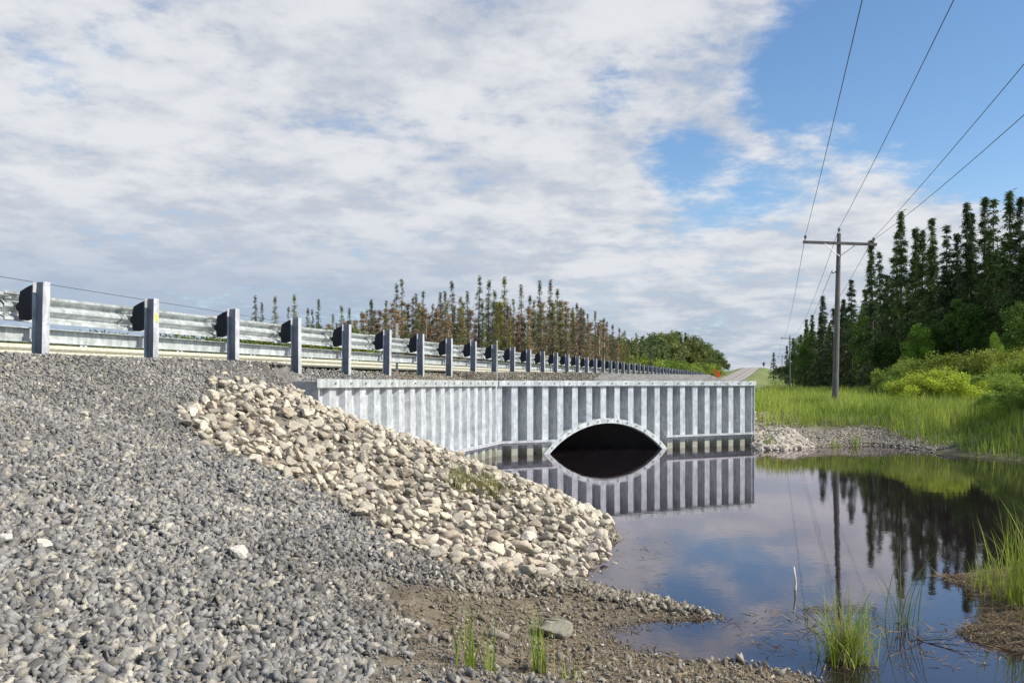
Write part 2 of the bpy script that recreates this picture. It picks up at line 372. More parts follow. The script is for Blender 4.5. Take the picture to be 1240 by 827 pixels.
cut = (qz.max(1) - qz.min(1) > .3) & (fs > 1.1) & (fs < 5.5) & (np.abs(fb) < .6)   # the culvert mouth
me = np_mesh('ground', np.stack([GX, GY, Z], -1).reshape(-1, 3), Q[~cut], C.reshape(-1, 3), True)
tag(link('ground', me, m=M['ground']), kind='structure')
wm = MB(); wm.v = [Vector(p) for p in ((-9, 2.2, 0), (60, 2.2, 0), (60, 27.5, 0), (-9, 27.5, 0))]; wm.f = [[0, 1, 2, 3]]
tag(wm.build('water', M['water']), kind='structure')

# ------------------------------------------------------------------ road
us = np.concatenate([np.linspace(-40, 160, 60), np.linspace(165, 700, 110)]); vs = np.linspace(-7.7, -1.2, 23)
RU, RV = np.meshgrid(us, vs, indexing='ij'); RXY = np.array([[XY(a, b)[:2] for b in vs] for a in us])
RZ = ZR + .012 + hill(RU) + .10 * (1 - ((RV + 4.5) / 4.4) ** 2)
tr = np.minimum.reduce([np.abs(RV - k) for k in (-7.2, -5.6, -3.4, -1.8)])
RCc = np.zeros(RU.shape + (3,)) + np.array((.25, .225, .205)); RCc = cmix(RCc, (.38, .345, .32), sstep(-tr, -.55, -.1))
i2 = np.arange(RU.size).reshape(RU.shape)
Q = np.stack([i2[:-1, :-1], i2[1:, :-1], i2[1:, 1:], i2[:-1, 1:]], -1).reshape(-1, 4)
tag(link('road', np_mesh('road', np.dstack([RXY, RZ]).reshape(-1, 3), Q, RCc.reshape(-1, 3), True), m=M['road']), kind='structure')

# ================================================================== culvert headwall
hw = tag(empty('culvert_headwall', WC), 'galvanised corrugated steel retaining wall with arched culvert mouth at the pond edge', 'retaining wall')
def loc(p): return Vector(p) - WC
def corr(name, O, Dn, Nn, L, pitch, depth, phase, arch=None, off=0.0):
    """corrugated sheet: trapezoidal ribs, front of rib at depth 0, valley at -depth"""
    pts = []; s = 0
    rib, sl = .50, .045
    ks = set([0, L]); n = int(L / pitch) + 3
    for i in range(-1, n):
        b = i * pitch + phase
        for q in (0, sl, pitch * rib, pitch * rib + sl): 
            if 0 < b + q < L: ks.add(b + q)
    if arch:
        for q in np.arange(arch[0] - arch[1] - .02, arch[0] + arch[1] + .02, .045): ks.add(float(q))
    ks = sorted(ks)
    def dep(s):
        q = (s - phase) % pitch
        if q < sl: return -depth * (1 - q / sl)
        if q < pitch * rib: return 0
        if q < pitch * rib + sl: return -depth * (q - pitch * rib) / sl
        return -depth
    V = []; Fq = []
    zl = [-.7]; top = EYE + .03
    for s in ks:
        zb = -.7
        if arch and abs(s - arch[0]) < arch[1]:
            R = arch[2]; zb = math.sqrt(max(R * R - (s - arch[0]) ** 2, 0)) - (R - arch[3])
        p = O + Dn * s + Nn * dep(s) - WC
        for k in range(3): V.append((p.x, p.y, zb + (top - zb) * k / 2))
    m = len(ks)
    for i in range(m - 1):
        for k in range(2): Fq.append((3 * i + k, 3 * i + 3 + k, 3 * i + 4 + k, 3 * i + 1 + k))
    me = bpy.data.meshes.new(name); me.from_pydata(V, [], Fq); me.materials.append(M['wall']); return link(name, me, hw)
ARC_S, ARC_W, ARC_H = 3.30, 1.83, .76; ARC_R = (ARC_W ** 2 + ARC_H ** 2) / (2 * ARC_H)
corr('side_panel', WA, WD, WN, WL - .02, .515, .10, .30)
corr('front_panel', WC, FD, FN, FL, .447, .32, .36, (ARC_S, ARC_W, ARC_R, ARC_H))
def cap(name, O, Dn, Nn, L, s0=0.0, h=.135, zt=EYE + .065, pr=.05):
    m = MB(); up = Vector((0, 0, 1)); c = O + Dn * (s0 + L / 2) - WC
    m.box(c + Nn * pr + up * (zt - h / 2), (L, .012, h), (Dn, Nn, up))
    m.box(c + Nn * (pr - .13) + up * (zt - .008), (L, .245, .012), (Dn, Nn, up))
    m.box(c + Nn * (pr - .03) + up * (zt - h + .007), (L, .045, .012), (Dn, Nn, up))
    return m.build(name, M['galv'], hw)
c1 = cap('cap_channel', WA, WD, WN, WL + .03, -.12); c2 = cap('cap_channel', WC, FD, FN, FL + .04, .03)
m = MB(); up = Vector((0, 0, 1))
m.box(WA - WC - WD * .02 - WN * .20 + up * (EYE - .45), (.02, .45, .95), (WD, WN, up)); m.build('end_plate', M['post'], hw)
m = MB(); m.box(WB - WC + FD * .012 - FN * .24 + up * (EYE / 2 - .3), (.02, .56, EYE + .62), (FD, FN, up)); m.build('end_plate', M['galv'], hw)
def bolt_mesh():
    m = MB(); m.tube([(0, 0, 0), (0, -.028, 0)], .019, 6); return m.mesh('bolt', M['bolt'])
BM = bolt_mesh()
def bolts(O, Dn, Nn, ss, z, pr, par):
    for s in ss:
        o = link('bolt', BM, par); p = O + Dn * s + Nn * pr - WC; o.location = (p.x, p.y, z if not callable(z) else z(s))
        o.rotation_euler = (0, 0, math.atan2(Nn.y, Nn.x) + math.pi / 2)
bolts(WA, WD, WN, np.arange(.42, WL - .1, .515), EYE + .0, .056, c1)
bolts(WC, FD, FN, np.arange(.30, FL, .447), EYE + .0, .056, c2)
def waler(O, Dn, Nn, s0, s1, z):
    m = MB(); c = O + Dn * ((s0 + s1) / 2) - WC; L = s1 - s0
    m.box(c + Nn * .065 + up * z, (L, .13, .012), (Dn, Nn, up)); m.box(c + Nn * .012 + up * (z - .058), (L, .014, .10), (Dn, Nn, up))
    m.box(c + Nn * .125 + up * (z - .022), (L, .010, .045), (Dn, Nn, up))
    return m.build('wale_beam', M['post'], hw)
waler(WA, WD, WN, 4.6, WL + .04, .36); waler(WC, FD, FN, .07, ARC_S - ARC_W + .17, .36); waler(WC, FD, FN, ARC_S + ARC_W + .05, FL + .02, .36)
# flange ring round the mouth and the pipe behind it
def arcp(s, r): 
    a = s; return a
ring = MB(); nseg = 48; a0 = math.asin(ARC_W / ARC_R) + .25; zc0 = ARC_H - ARC_R
rows = []
for k in range(nseg + 1):
    a = -a0 + 2 * a0 * k / nseg; row = []
    for (rr, dd) in ((ARC_R - .015, .045), (ARC_R + .115, .045), (ARC_R + .115, -.34), (ARC_R - .015, -.5)):
        p = WC + FD * (ARC_S + rr * math.sin(a)) + FN * dd - WC; row.append(Vector((p.x, p.y, zc0 + rr * math.cos(a))))
    rows.append(row)
for r in rows: ring.v += r
for k in range(nseg):
    for j in range(4):
        a = 4 * k + j; b = 4 * k + (j + 1) % 4; ring.f.append([a, b, b + 4, a + 4])
rg = ring.build('mouth_ring', M['galv'], hw)
for k in range(13):
    a = -.72 + 1.44 * k / 12; o = link('bolt', BM, rg); p = FD * (ARC_S + (ARC_R + .055) * math.sin(a)) + FN * .047
    o.location = (p.x, p.y, zc0 + (ARC_R + .055) * math.cos(a)); o.rotation_euler = (0, 0, math.atan2(FN.y, FN.x) + math.pi / 2)
pipe = MB(); na, nl = 40, 110; ax = -N
for j in range(nl + 1):
    for k in range(na + 1):
        a = -math.pi * .5 + math.pi * k / na
        t = k / na; s = -1.0 + 2 * t; ww = (ARC_W + .12) ; xx = ww * math.sin(a) * 1.0
        zt = (math.sqrt(max(ARC_R ** 2 - (abs(xx)) ** 2, 0)) + zc0) if abs(a) < 1.25 else None
        zt = (math.sqrt(max(ARC_R ** 2 - xx ** 2, 0)) + zc0)
        if abs(a) >= 1.25: zt -= (abs(a) - 1.25) * 1.6
        dd = j * .12; rip = .012 * math.sin(j * math.pi / 1.0 * .5)
        zt += rip * math.cos(a); xx2 = xx * (1 + rip * .6)
        p = FD * (ARC_S + xx2) + ax * dd + FN * (-.05); pipe.v.append(Vector((p.x, p.y, zt + .005)))
for j in range(nl):
    for k in range(na):
        a = j * (na + 1) + k; pipe.f.append([a, a + 1, a + na + 2, a + na + 1])
pipe.build('culvert_pipe', M['inner'], hw)

# ================================================================== guardrails
def wprof(Nn, off, z0, sgn=1, h=.312, d=.083):
    pr = [(0, 0), (.10, .035), (.19, .95), (.30, 1), (.36, .55), (.46, .08), (.54, .08), (.64, .55), (.70, 1), (.81, .95), (.90, .035), (1, 0)]
    return [Nn * (off + sgn * d * b) + Vector((0, 0, z0 + h * a)) for a, b in pr]
NP = 50; SP = 1.79
gr = tag(empty('guardrail', XY(0, 0, ZR)), 'long galvanised guardrail with black blocked-out posts along the near road edge', 'guardrail')
def L3(u, v, z): p = XY(u, v) - XY(0, 0); return Vector((p.x, p.y, z))
def solid(me_o, th):
    md = me_o.modifiers.new('thick', 'SOLIDIFY'); md.thickness = th; md.offset = 0
U0, U1 = -14.32, (NP - 1) * SP + .4
seg = 0; u = U0
rail = MB(); k = 0
while u < U1:                                        # 3.58 m lengths lapped at every second post
    e = min(u + 3.58 + .32, U1); off = -.335 - .004 * (k % 2)
    rail.strip(wprof(N, off, .43 + .003 * (k % 2), -1), L3(u, 0, 0), L3(e, 0, 0)); u += 3.58; k += 1
r = rail.build('rail_beam', M['galv'], gr); solid(r, .004)
rub = MB()
pr = [N * a + Vector((0, 0, b)) for a, b in ((-.115, .345), (-.118, .350), (-.19, .350), (-.19, .19), (-.118, .19), (-.115, .195))]
rub.strip(pr, L3(U0, 0, 0), L3(U1, 0, 0)); r = rub.build('rub_rail', M['galv'], gr); solid(r, .006)
# post + its block, plate and bracket, modelled once
pm = MB(); X3 = (D, N, up)
pm.box(N * .072 + up * .30, (.10, .006, 1.10), X3); pm.box(-N * .072 + up * .30, (.10, .006, 1.10), X3)
PM = pm.mesh('post', M['post'], bevel=.001)
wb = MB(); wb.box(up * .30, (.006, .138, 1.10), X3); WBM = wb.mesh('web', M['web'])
bl = MB(); n0 = len(bl.v)
prof = [(-.078, .845), (-.078, .50), (-.245, .455), (-.262, .50), (-.262, .545), (-.30, .575), (-.30, .625), (-.262, .655), (-.262, .70), (-.245, .775), (-.15, .82)]
bl.strip([N * a + Vector((0, 0, b - .03)) for a, b in prof], D * -.06, D * .06, closed=True)
BLM = bl.mesh('block_out', M['block'], bevel=0)
bp = MB(); bp.strip(wprof(N, -.322, .425, -1, h=.325), D * -.17, D * .17); 
for q in (-.12, .12):
    for zq in (.50, .67): bp.tube([D * q + N * -.385 + up * zq, D * q + N * -.30 + up * zq], .014, 6)
BPM = bp.mesh('backup_plate', M['galv'])
bk = MB(); bk.box(-N * .10 + up * .27 - D * .03, (.012, .06, .11), X3); bk.box(-N * .078 + up * .27 - D * .05, (.05, .006, .11), X3); BKM = bk.mesh('bracket', M['post'])
tg = MB(); tg.box(N * .0775 + up * .60, (.05, .003, .10), X3); TGM = tg.mesh('tag_plate', M['yellow'])
posts = []
for i in range(-4, NP):
    p = link('post', PM, gr); p.location = L3(i * SP, 0, random.uniform(-.012, .012)); p.rotation_euler = (random.uniform(-.014, .014), random.uniform(-.016, .016), random.uniform(-.04, .04))
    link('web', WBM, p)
    if i < 26:
        for nm, me_ in (('block_out', BLM), ('backup_plate', BPM), ('bracket', BKM)):
            c = link(nm, me_, p)
            if nm == 'backup_plate': c.location = D * random.uniform(-.02, .02)
    else: link('block_out', BLM, p)
    if i in (1, 12): link('tag_plate', TGM, p)
far = tag(empty('guardrail', XY(0, -9.4, ZR)), 'pale guardrail on the far side of the road, showing beneath the near one', 'guardrail')
fr = MB(); fr.strip(wprof(N, 0, .36, 1), L3(-16, 0, 0), L3(120, 0, 0)); r = fr.build('rail_beam', M['pale'], far); solid(r, .004)
for i in range(36):
    p = link('post', PM, far); p.location = L3(-16 + i * 3.81, 0, -.12) - N * .12

# thin stake at the wall corner
st = MB(); c = WC - FN * .25 + FD * .05; g0 = gz(c.x, c.y)
st.box((0, 0, .55), (.035, .012, 1.1)); o = st.build('marker_stake', M['stake'], bevel=.002)
o.location = (atY(602, 21.9), 21.9, EYE - .02); tag(o, 'thin pale marker stake standing above the corner of the steel wall', 'stake')
st = MB(); st.box((0, 0, .62), (.06, .012, 1.2)); o = st.build('marker_stake', M['stake'], bevel=.002)
o.location = (*XY(6 * SP + .05, -.62)[:2], ZR - .1); tag(o, 'short pale marker stake poking above the guardrail behind a post', 'stake')

# orange sign far up the road
sg = tag(empty('warning_sign', (atY(869, 108), 108, 0)), 'small orange diamond road sign on a post beyond the guardrail end', 'road sign')
g0 = gz(atY(869, 108), 108); sg.location.z = g0; sg.scale = (.85, 1, 1); zc = EYE + 1.1 - g0
m = MB(); m.v = [Vector((dx_, y_, dz_ + zc)) for y_ in (-.05, -.03) for dx_, dz_ in ((0, -.5), (.5, 0), (0, .5), (-.5, 0))]
m.f = [[0, 1, 2, 3], [7, 6, 5, 4]] + [[i, (i + 1) % 4 + 0, (i + 1) % 4 + 4, i + 4] for i in range(4)]
m.build('sign_plate', M['orange'], sg); m = MB(); m.box((0, .02, zc / 2 - .1), (.09, .06, zc + .3)); m.build('post', M['pole'], sg)
m = MB(); m.box((-.5, -.02, zc + .5), (.34, .02, .26)); m.build('flag', M['orange'], sg)

# ================================================================== stones
def hull_stone(seed, n=8, flat=.6):
    r = np.random.RandomState(seed); bm = bmesh.new()
    P = np.array([(a, b, c) for a in (-1, 1) for b in (-1, 1) for c in (-1, 1)], float) * .58 + r.uniform(-.38, .38, (8, 3))
    P = np.delete(P, r.choice(8, r.randint(1, 4), replace=False), 0); P = np.vstack([P, r.uniform(-.9, .9, (1, 3))])
    P *= np.array([1.25, r.uniform(.6, .95), flat * r.uniform(.6, 1.2)])
    for p in P: bm.verts.new(p)
    bmesh.ops.convex_hull(bm, input=bm.verts[:])
    loose = [v for v in bm.verts if not v.link_faces]; bmesh.ops.delete(bm, geom=loose, context='VERTS')
    bmesh.ops.triangulate(bm, faces=bm.faces[:]); bm.verts.ensure_lookup_table(); bm.verts.index_update()
    V = np.array([v.co[:] for v in bm.verts]) * .62; Fc = np.array([[v.index for v in f.verts] for f in bm.faces]); bm.free(); return V, Fc
def round_stone(seed, sub=2):
    r = np.random.RandomState(seed); bm = bmesh.new(); bmesh.ops.create_icosphere(bm, subdivisions=sub, radius=1)
    dirs = r.normal(size=(9, 3)); dirs /= np.linalg.norm(dirs, axis=1)[:, None]; cut = r.uniform(.36, .74, 9)
    V = np.array([v.co[:] for v in bm.verts])
    for d_, c_ in zip(dirs, cut):                     # planed facets with softened edges
        t = V @ d_; V = V - np.outer(np.maximum(t - c_, 0) * .97, d_)
    V *= np.array([1, r.uniform(.62, .9), r.uniform(.42, .72)]); V += .028 * r.normal(size=V.shape)
    bm.verts.index_update(); Fc = np.array([[v.index for v in f.verts] for f in bm.faces]); bm.free(); return V * .5, Fc
def rotmats(n, tilt, r):
    a = r.uniform(0, 2 * np.pi, n); b = r.normal(0, tilt, n); c = r.normal(0, tilt, n)
    ca, sa, cb, sb, cc, sc_ = np.cos(a), np.sin(a), np.cos(b), np.sin(b), np.cos(c), np.sin(c); O = np.zeros(n); I = np.ones(n)
    Rz = np.array([[ca, -sa, O], [sa, ca, O], [O, O, I]]).transpose(2, 0, 1); Rx = np.array([[I, O, O], [O, cb, -sb], [O, sb, cb]]).transpose(2, 0, 1)
    Ry = np.array([[cc, O, sc_], [O, I, O], [-sc_, O, cc]]).transpose(2, 0, 1)
    return Rx @ Ry @ Rz
def scatter(protos, P, size, R, col, name, smooth):
    which = np.random.RandomState(3).randint(0, len(protos), len(P)); Vs, Fs, Cs = [], [], []; n0 = 0
    for k, (V, Fc) in enumerate(protos):
        s = np.where(which == k)[0]
        if not len(s): continue
        vv = np.einsum('nij,vj->nvi', R[s], V) * size[s][:, None, None] + P[s][:, None, :]
        ff = Fc[None] + (np.arange(len(s)) * len(V))[:, None, None] + n0
        Vs.append(vv.reshape(-1, 3)); Fs.append(ff.reshape(-1, 3)); Cs.append(np.repeat(col[s], len(V), axis=0)); n0 += len(s) * len(V)
    return np_mesh(name, np.concatenate(Vs), np.concatenate(Fs), np.concatenate(Cs), smooth)
def slope_at(X, Y):
    e = .25; return (ground(X + e, Y) - ground(X - e, Y)) / (2 * e), (ground(X, Y + e) - ground(X, Y - e)) / (2 * e)
protos_g = [hull_stone(s, 10 + s % 4) for s in range(18)]
r = np.random.RandomState(5)
def in_view(X, Y, pad=1.2): return (np.abs(X) < Y * .62 + pad) & (Y > 1.6)
def gravel(n, x0, x1, y0, y1, zone, smin, smax, seed, power=2.0, lift=.0, tint='grey'):
    r = np.random.RandomState(seed); X = r.uniform(x0, x1, n); Y = r.uniform(y0, y1, n)
    z, u, v, land, isl, near, wd = ground(X, Y, True); ok = in_view(X, Y) & zone(X, Y, z, u, v, land, isl, near, wd)
    X, Y, z, land, v = X[ok], Y[ok], z[ok], land[ok], v[ok]; n = len(X)
    s = smin + (smax - smin) * r.rand(n) ** power
    t = r.rand(n); b = r.uniform(.62, 1.35, n) * (1 + .55 * vnoise(X, Y, .8, 61) + .3 * vnoise(X, Y, 2.6, 62))
    c = np.array((.235, .225, .208))[None] * b[:, None]
    brown = np.clip(sstep(-land + .5 * (vnoise(X, Y, 1.2, 9)), -2.0, -.8), 0, 1); c = c * (1 - brown[:, None] * .8) + np.array((.27, .225, .155)) * b[:, None] * brown[:, None] * .8
    warm = t < .16; c[warm] = np.array((.31, .28, .225)) * b[warm][:, None]
    pale = t > .962; c[pale] = np.array((.50, .46, .38)) * r.uniform(.8, 1.15, (pale.sum(), 1))
    dark = (t > .45) & (t < .60); c[dark] *= .6
    P = np.stack([X, Y, z + s * .10 + lift + s * .25 * r.rand(n)], 1)
    return P, s, rotmats(n, .85, r), c
apr_in = lambda X, Y: sdist(X, Y, APRON)
r_ = lambda X: np.random.RandomState(77).rand(len(X))
# coarse crushed rock on the lower bank
g1 = gravel(400000, -7, 3.5, 1.6, 14, lambda X, Y, z, u, v, l, i, nr, w_: nr & ((sdist(X, Y, MUD) < -.02 + .25 * vnoise(X, Y, 4, 17)) | (r_(X) < .05)) & (l > .12 + .5 * (vnoise(X, Y, 2, 8))) & (v > 1.6 + 1.0 * vnoise(X, Y, .8, 7)) & (apr_in(X, Y) < .05) & (w_ < 0), .016, .066, 31, 2.2)
# finer shoulder gravel
g2 = gravel(330000, -9.5, 2.5, 3, 15, lambda X, Y, z, u, v, l, i, nr, w_: nr & (v > -.35) & (v < 3.0 + 1.2 * vnoise(X, Y, .9, 7)) & (apr_in(X, Y) < .1), .02, .05, 32, 1.6)
g2b = gravel(160000, -5, 9, 12, 30, lambda X, Y, z, u, v, l, i, nr, w_: (v > -.3) & (v < 3) & (w_ > .05), .025, .06, 33, 1.5)
g2c = gravel(16000, -5, -2.2, 10.5, 14.5, lambda X, Y, z, u, v, l, i, nr, w_: (v > .2) & (v < 1.9) & (u < 3.6) & ((apr_in(X, Y) < .25) | (v < 1.35)), .03, .07, 36, 1.5)
# stones lying in the mud by the water
g3 = gravel(60000, -2, 4, 2, 9, lambda X, Y, z, u, v, l, i, nr, w_: nr & (l > -.08) & (((l < 1.0) | (sdist(X, Y, MUD) > 0))) & (apr_in(X, Y) < 0) & (vnoise(X, Y, 1.5, 12) > -.3), .006, .030, 34, 2.4)
for nm, parts in (('crushed_gravel', (g1, g2, g2b, g2c)), ('shore_pebbles', (g3,))):
    P = np.concatenate([p[0] for p in parts]); s_ = np.concatenate([p[1] for p in parts]); R = np.concatenate([p[2] for p in parts]); c = np.concatenate([p[3] for p in parts])
    print(nm, len(P)); o = link(nm, scatter(protos_g, P, s_, R, c, nm, False), m=M['gravel'])
    tag(o, 'grey crushed rock covering the bank from the guardrail down' if nm[0] == 'c' else 'brownish pebbles strewn in the mud along the near waterline', 'gravel' if nm[0] == 'c' else 'pebbles', kind='stuff')

# pale riprap apron: the 300 that show largest are stones of their own
protos_r = [round_stone(s + 40) for s in range(12)]
def riprap_points(n, smin, smax, seed, region):
    r = np.random.RandomState(seed); X = r.uniform(-7, 3.2, n); Y = r.uniform(5.5, 20.5, n); ok = region(X, Y); X, Y = X[ok], Y[ok]
    s = smin + (smax - smin) * r.rand(len(X)) ** 1.7; o = np.argsort(-s); X, Y, s = X[o], Y[o], s[o]; kx, ky, ks = [], [], []
    cell = {}
    for x, y, a in zip(X, Y, s):                      # dart throwing so stones touch, not merge
        ci, cj = int(x / .3), int(y / .3); good = True
        for i in (-1, 0, 1):
            for j in (-1, 0, 1):
                for (x2, y2, a2) in cell.get((ci + i, cj + j), ()):
                    if (x - x2) ** 2 + (y - y2) ** 2 < (.36 * (a + a2)) ** 2: good = False; break
                if not good: break
            if not good: break
        if good: cell.setdefault((ci, cj), []).append((x, y, a)); kx.append(x); ky.append(y); ks.append(a)
    return np.array(kx), np.array(ky), np.array(ks)
edge = lambda X, Y: sdist(X, Y, APRON) + .25 * vnoise(X, Y, 2.2, 15)
wingside = lambda X, Y: ((X - WA.x) * WN.x + (Y - WA.y) * WN.y > .05) | ((X - WA.x) * WD.x + (Y - WA.y) * WD.y < -.1)
xa, ya, sa_ = riprap_points(42000, .06, .22, 50, lambda X, Y: (edge(X, Y) > 0) & wingside(X, Y))
xb, yb, sb_ = riprap_points(30000, .05, .14, 51, lambda X, Y: (edge(X, Y) > 0) & wingside(X, Y))
xc, yc, sc2 = riprap_points(2500, .07, .15, 52, lambda X, Y: (edge(X, Y) > -.45) & (edge(X, Y) < 0) & wingside(X, Y) & (vnoise(X, Y, 3, 4) > .12))
X = np.concatenate([xa, xb, xc]); Y = np.concatenate([ya, yb, yc]); s_ = np.concatenate([sa_, sb_, sc2])
lift = np.concatenate([np.full(len(xa), .045), np.full(len(xb), -.01), np.full(len(xc), .03)]); n = len(X); print('riprap', n)
r = np.random.RandomState(60); zz = ground(X, Y) + lift + r.uniform(-.02, .03, n) ; R = rotmats(n, .35, r)
gx_, gy_ = slope_at(X, Y)                             # lay them on the slope
for i in range(n):
    nn = Vector((-gx_[i], -gy_[i], 1)).normalized(); q = np.array(Vector((0, 0, 1)).rotation_difference(nn).to_matrix()); R[i] = q @ R[i]
b = r.uniform(.72, 1.12, n)[:, None]; pal = np.array([(.60, .53, .40), (.54, .48, .375), (.67, .60, .47), (.54, .45, .33), (.41, .37, .29), (.60, .505, .42)])
col = pal[r.choice(6, n, p=[.3, .22, .2, .13, .09, .06])] * b
app = s_ / Y * (lift > .02); order = np.argsort(-app); top = order[:300]; rest = order[300:]
o = link('riprap_stone', scatter(protos_r, np.stack([X, Y, zz], 1)[rest], s_[rest], R[rest], col[rest], 'riprap_stone', True), m=M['riprap'])
tag(o, 'smaller cream rocks filling the pale riprap slope beside the steel wall', 'rocks', kind='stuff')
pm_ = [np_mesh('riprap_stone', V, Fc, np.ones((len(V), 3)), True) for V, Fc in [round_stone(s + 80, 3) for s in range(14)]]
for m_ in pm_: m_.materials.append(M['riprap'])
tw, th_ = np.percentile(Y[top], (33, 66))
for i in top:
    o = link('riprap_stone', pm_[i % 14]); mm = Matrix(R[i].tolist()).to_4x4(); mm = Matrix.Translation((X[i], Y[i], zz[i])) @ mm @ Matrix.Scale(s_[i], 4); o.matrix_world = mm
    o.color = (*col[i], 1)
    tag(o, 'cream rounded rock among the larger stones of the riprap slope by the steel wall', 'rock', 'larger cream rocks of the riprap slope')
# pale cobbles lying singly on the gravel
cob = [(288, 668, .20, (.66, .61, .52), 'flat whitish cobble lying on grey gravel below the riprap'), (278, 655, .15, (.45, .41, .34), 'tan cobble touching the flat whitish one on the grey gravel'),
       (68, 714, .09, (.66, .62, .53), 'round cream pebble on grey gravel near the left edge'), (157, 738, .11, (.58, .52, .38), 'yellowish cobble in the gravel left of the bottom centre'),
       (157, 797, .14, (.55, .50, .40), 'pale sandy cobble at the bottom left of the gravel'), (98, 773, .13, (.52, .48, .36), 'cream lump of rock low in the left gravel'),
       (212, 773, .12, (.40, .39, .35), 'oval grey green cobble on the gravel below the flat whitish one'), (329, 704, .12, (.56, .52, .40), 'pale cobble pair member on gravel right of the flat whitish cobble'),
       (5, 650, .12, (.55, .52, .46), 'pale cobble cut by the left photo edge'), (50, 660, .12, (.62, .58, .5), 'bright cobble standing up from the gravel on the left'),
       (665, 764, .33, (.27, .25, .19), 'broad low grey boulder half sunk in mud behind the grass stems'), (604, 768, .15, (.30, .27, .22), 'brown stone left of the broad boulder in the mud'),
       (130, 508, .10, (.60, .57, .5), 'small pale cobble high on the left gravel slope'), (98, 498, .13, (.55, .50, .42), 'tan cobble near the top of the gravel slope'),
       (405, 492, .36, (.66, .61, .50), 'long whitish rock resting just below the near end of the steel wall'), (365, 486, .26, (.58, .52, .43), 'cream rock at the top of the riprap left of the wall end'),
       (492, 752, .12, (.62, .57, .45), 'small cream cobble in the gravel near the mud edge')]
for k, (x, y, s, c, lb) in enumerate(cob):
    X1, Y1 = ray_ground(x, y + 6); o = link('boulder' if s > .3 else 'cobble', pm_[(k * 5) % 14]); o.location = (X1, Y1, gz(X1, Y1) + s * .16); o.scale = (s, s, s)
    o.rotation_euler = (random.uniform(-.2, .2), random.uniform(-.2, .2), random.uniform(-.5, .5)); o.color = (*c, 1); tag(o, lb, 'boulder' if s > .3 else 'cobble')
# rocks at the far end of the wall and along the right bank
def bankrocks():
    r = np.random.RandomState(70); n = 30000; X = r.uniform(6.2, 12.2, n); Y = r.uniform(22.5, 29, n); z, u, v, l, i_, nr, wd = ground(X, Y, True)
    wall_front = ((X - WB.x) * FD.x + (Y - WB.y) * FD.y > .06) | ((X - WB.x) * FN.x + (Y - WB.y) * FN.y > .25)
    lim = np.where(X < 9, 3.0, 1.5)
    ok = (l > -.1) & (l < lim + .8 * vnoise(X, Y, 1, 3)) & wall_front & (X < 11.9); X, Y, z, l = X[ok], Y[ok], z[ok], l[ok]; n = len(X)
    big_ = X < 8.4; s = np.where(big_, r.uniform(.10, .27, n), r.uniform(.04, .13, n)); b = r.uniform(.7, 1.1, n)[:, None]
    c = np.where(big_[:, None], np.array((.52, .46, .37)), np.array((.32, .28, .22))) * b
    keep = (~big_) | (r.rand(n) < .5); X, Y, z, s, c = X[keep], Y[keep], z[keep], s[keep], c[keep]
    return scatter(protos_r, np.stack([X, Y, z + s * .15], 1), s, rotmats(len(X), .4, r), c, 'bank_stones', True)
tag(link('bank_stones', bankrocks(), m=M['riprap']), 'cream and brown stones along the far shore right of the steel wall', 'stones', kind='stuff')

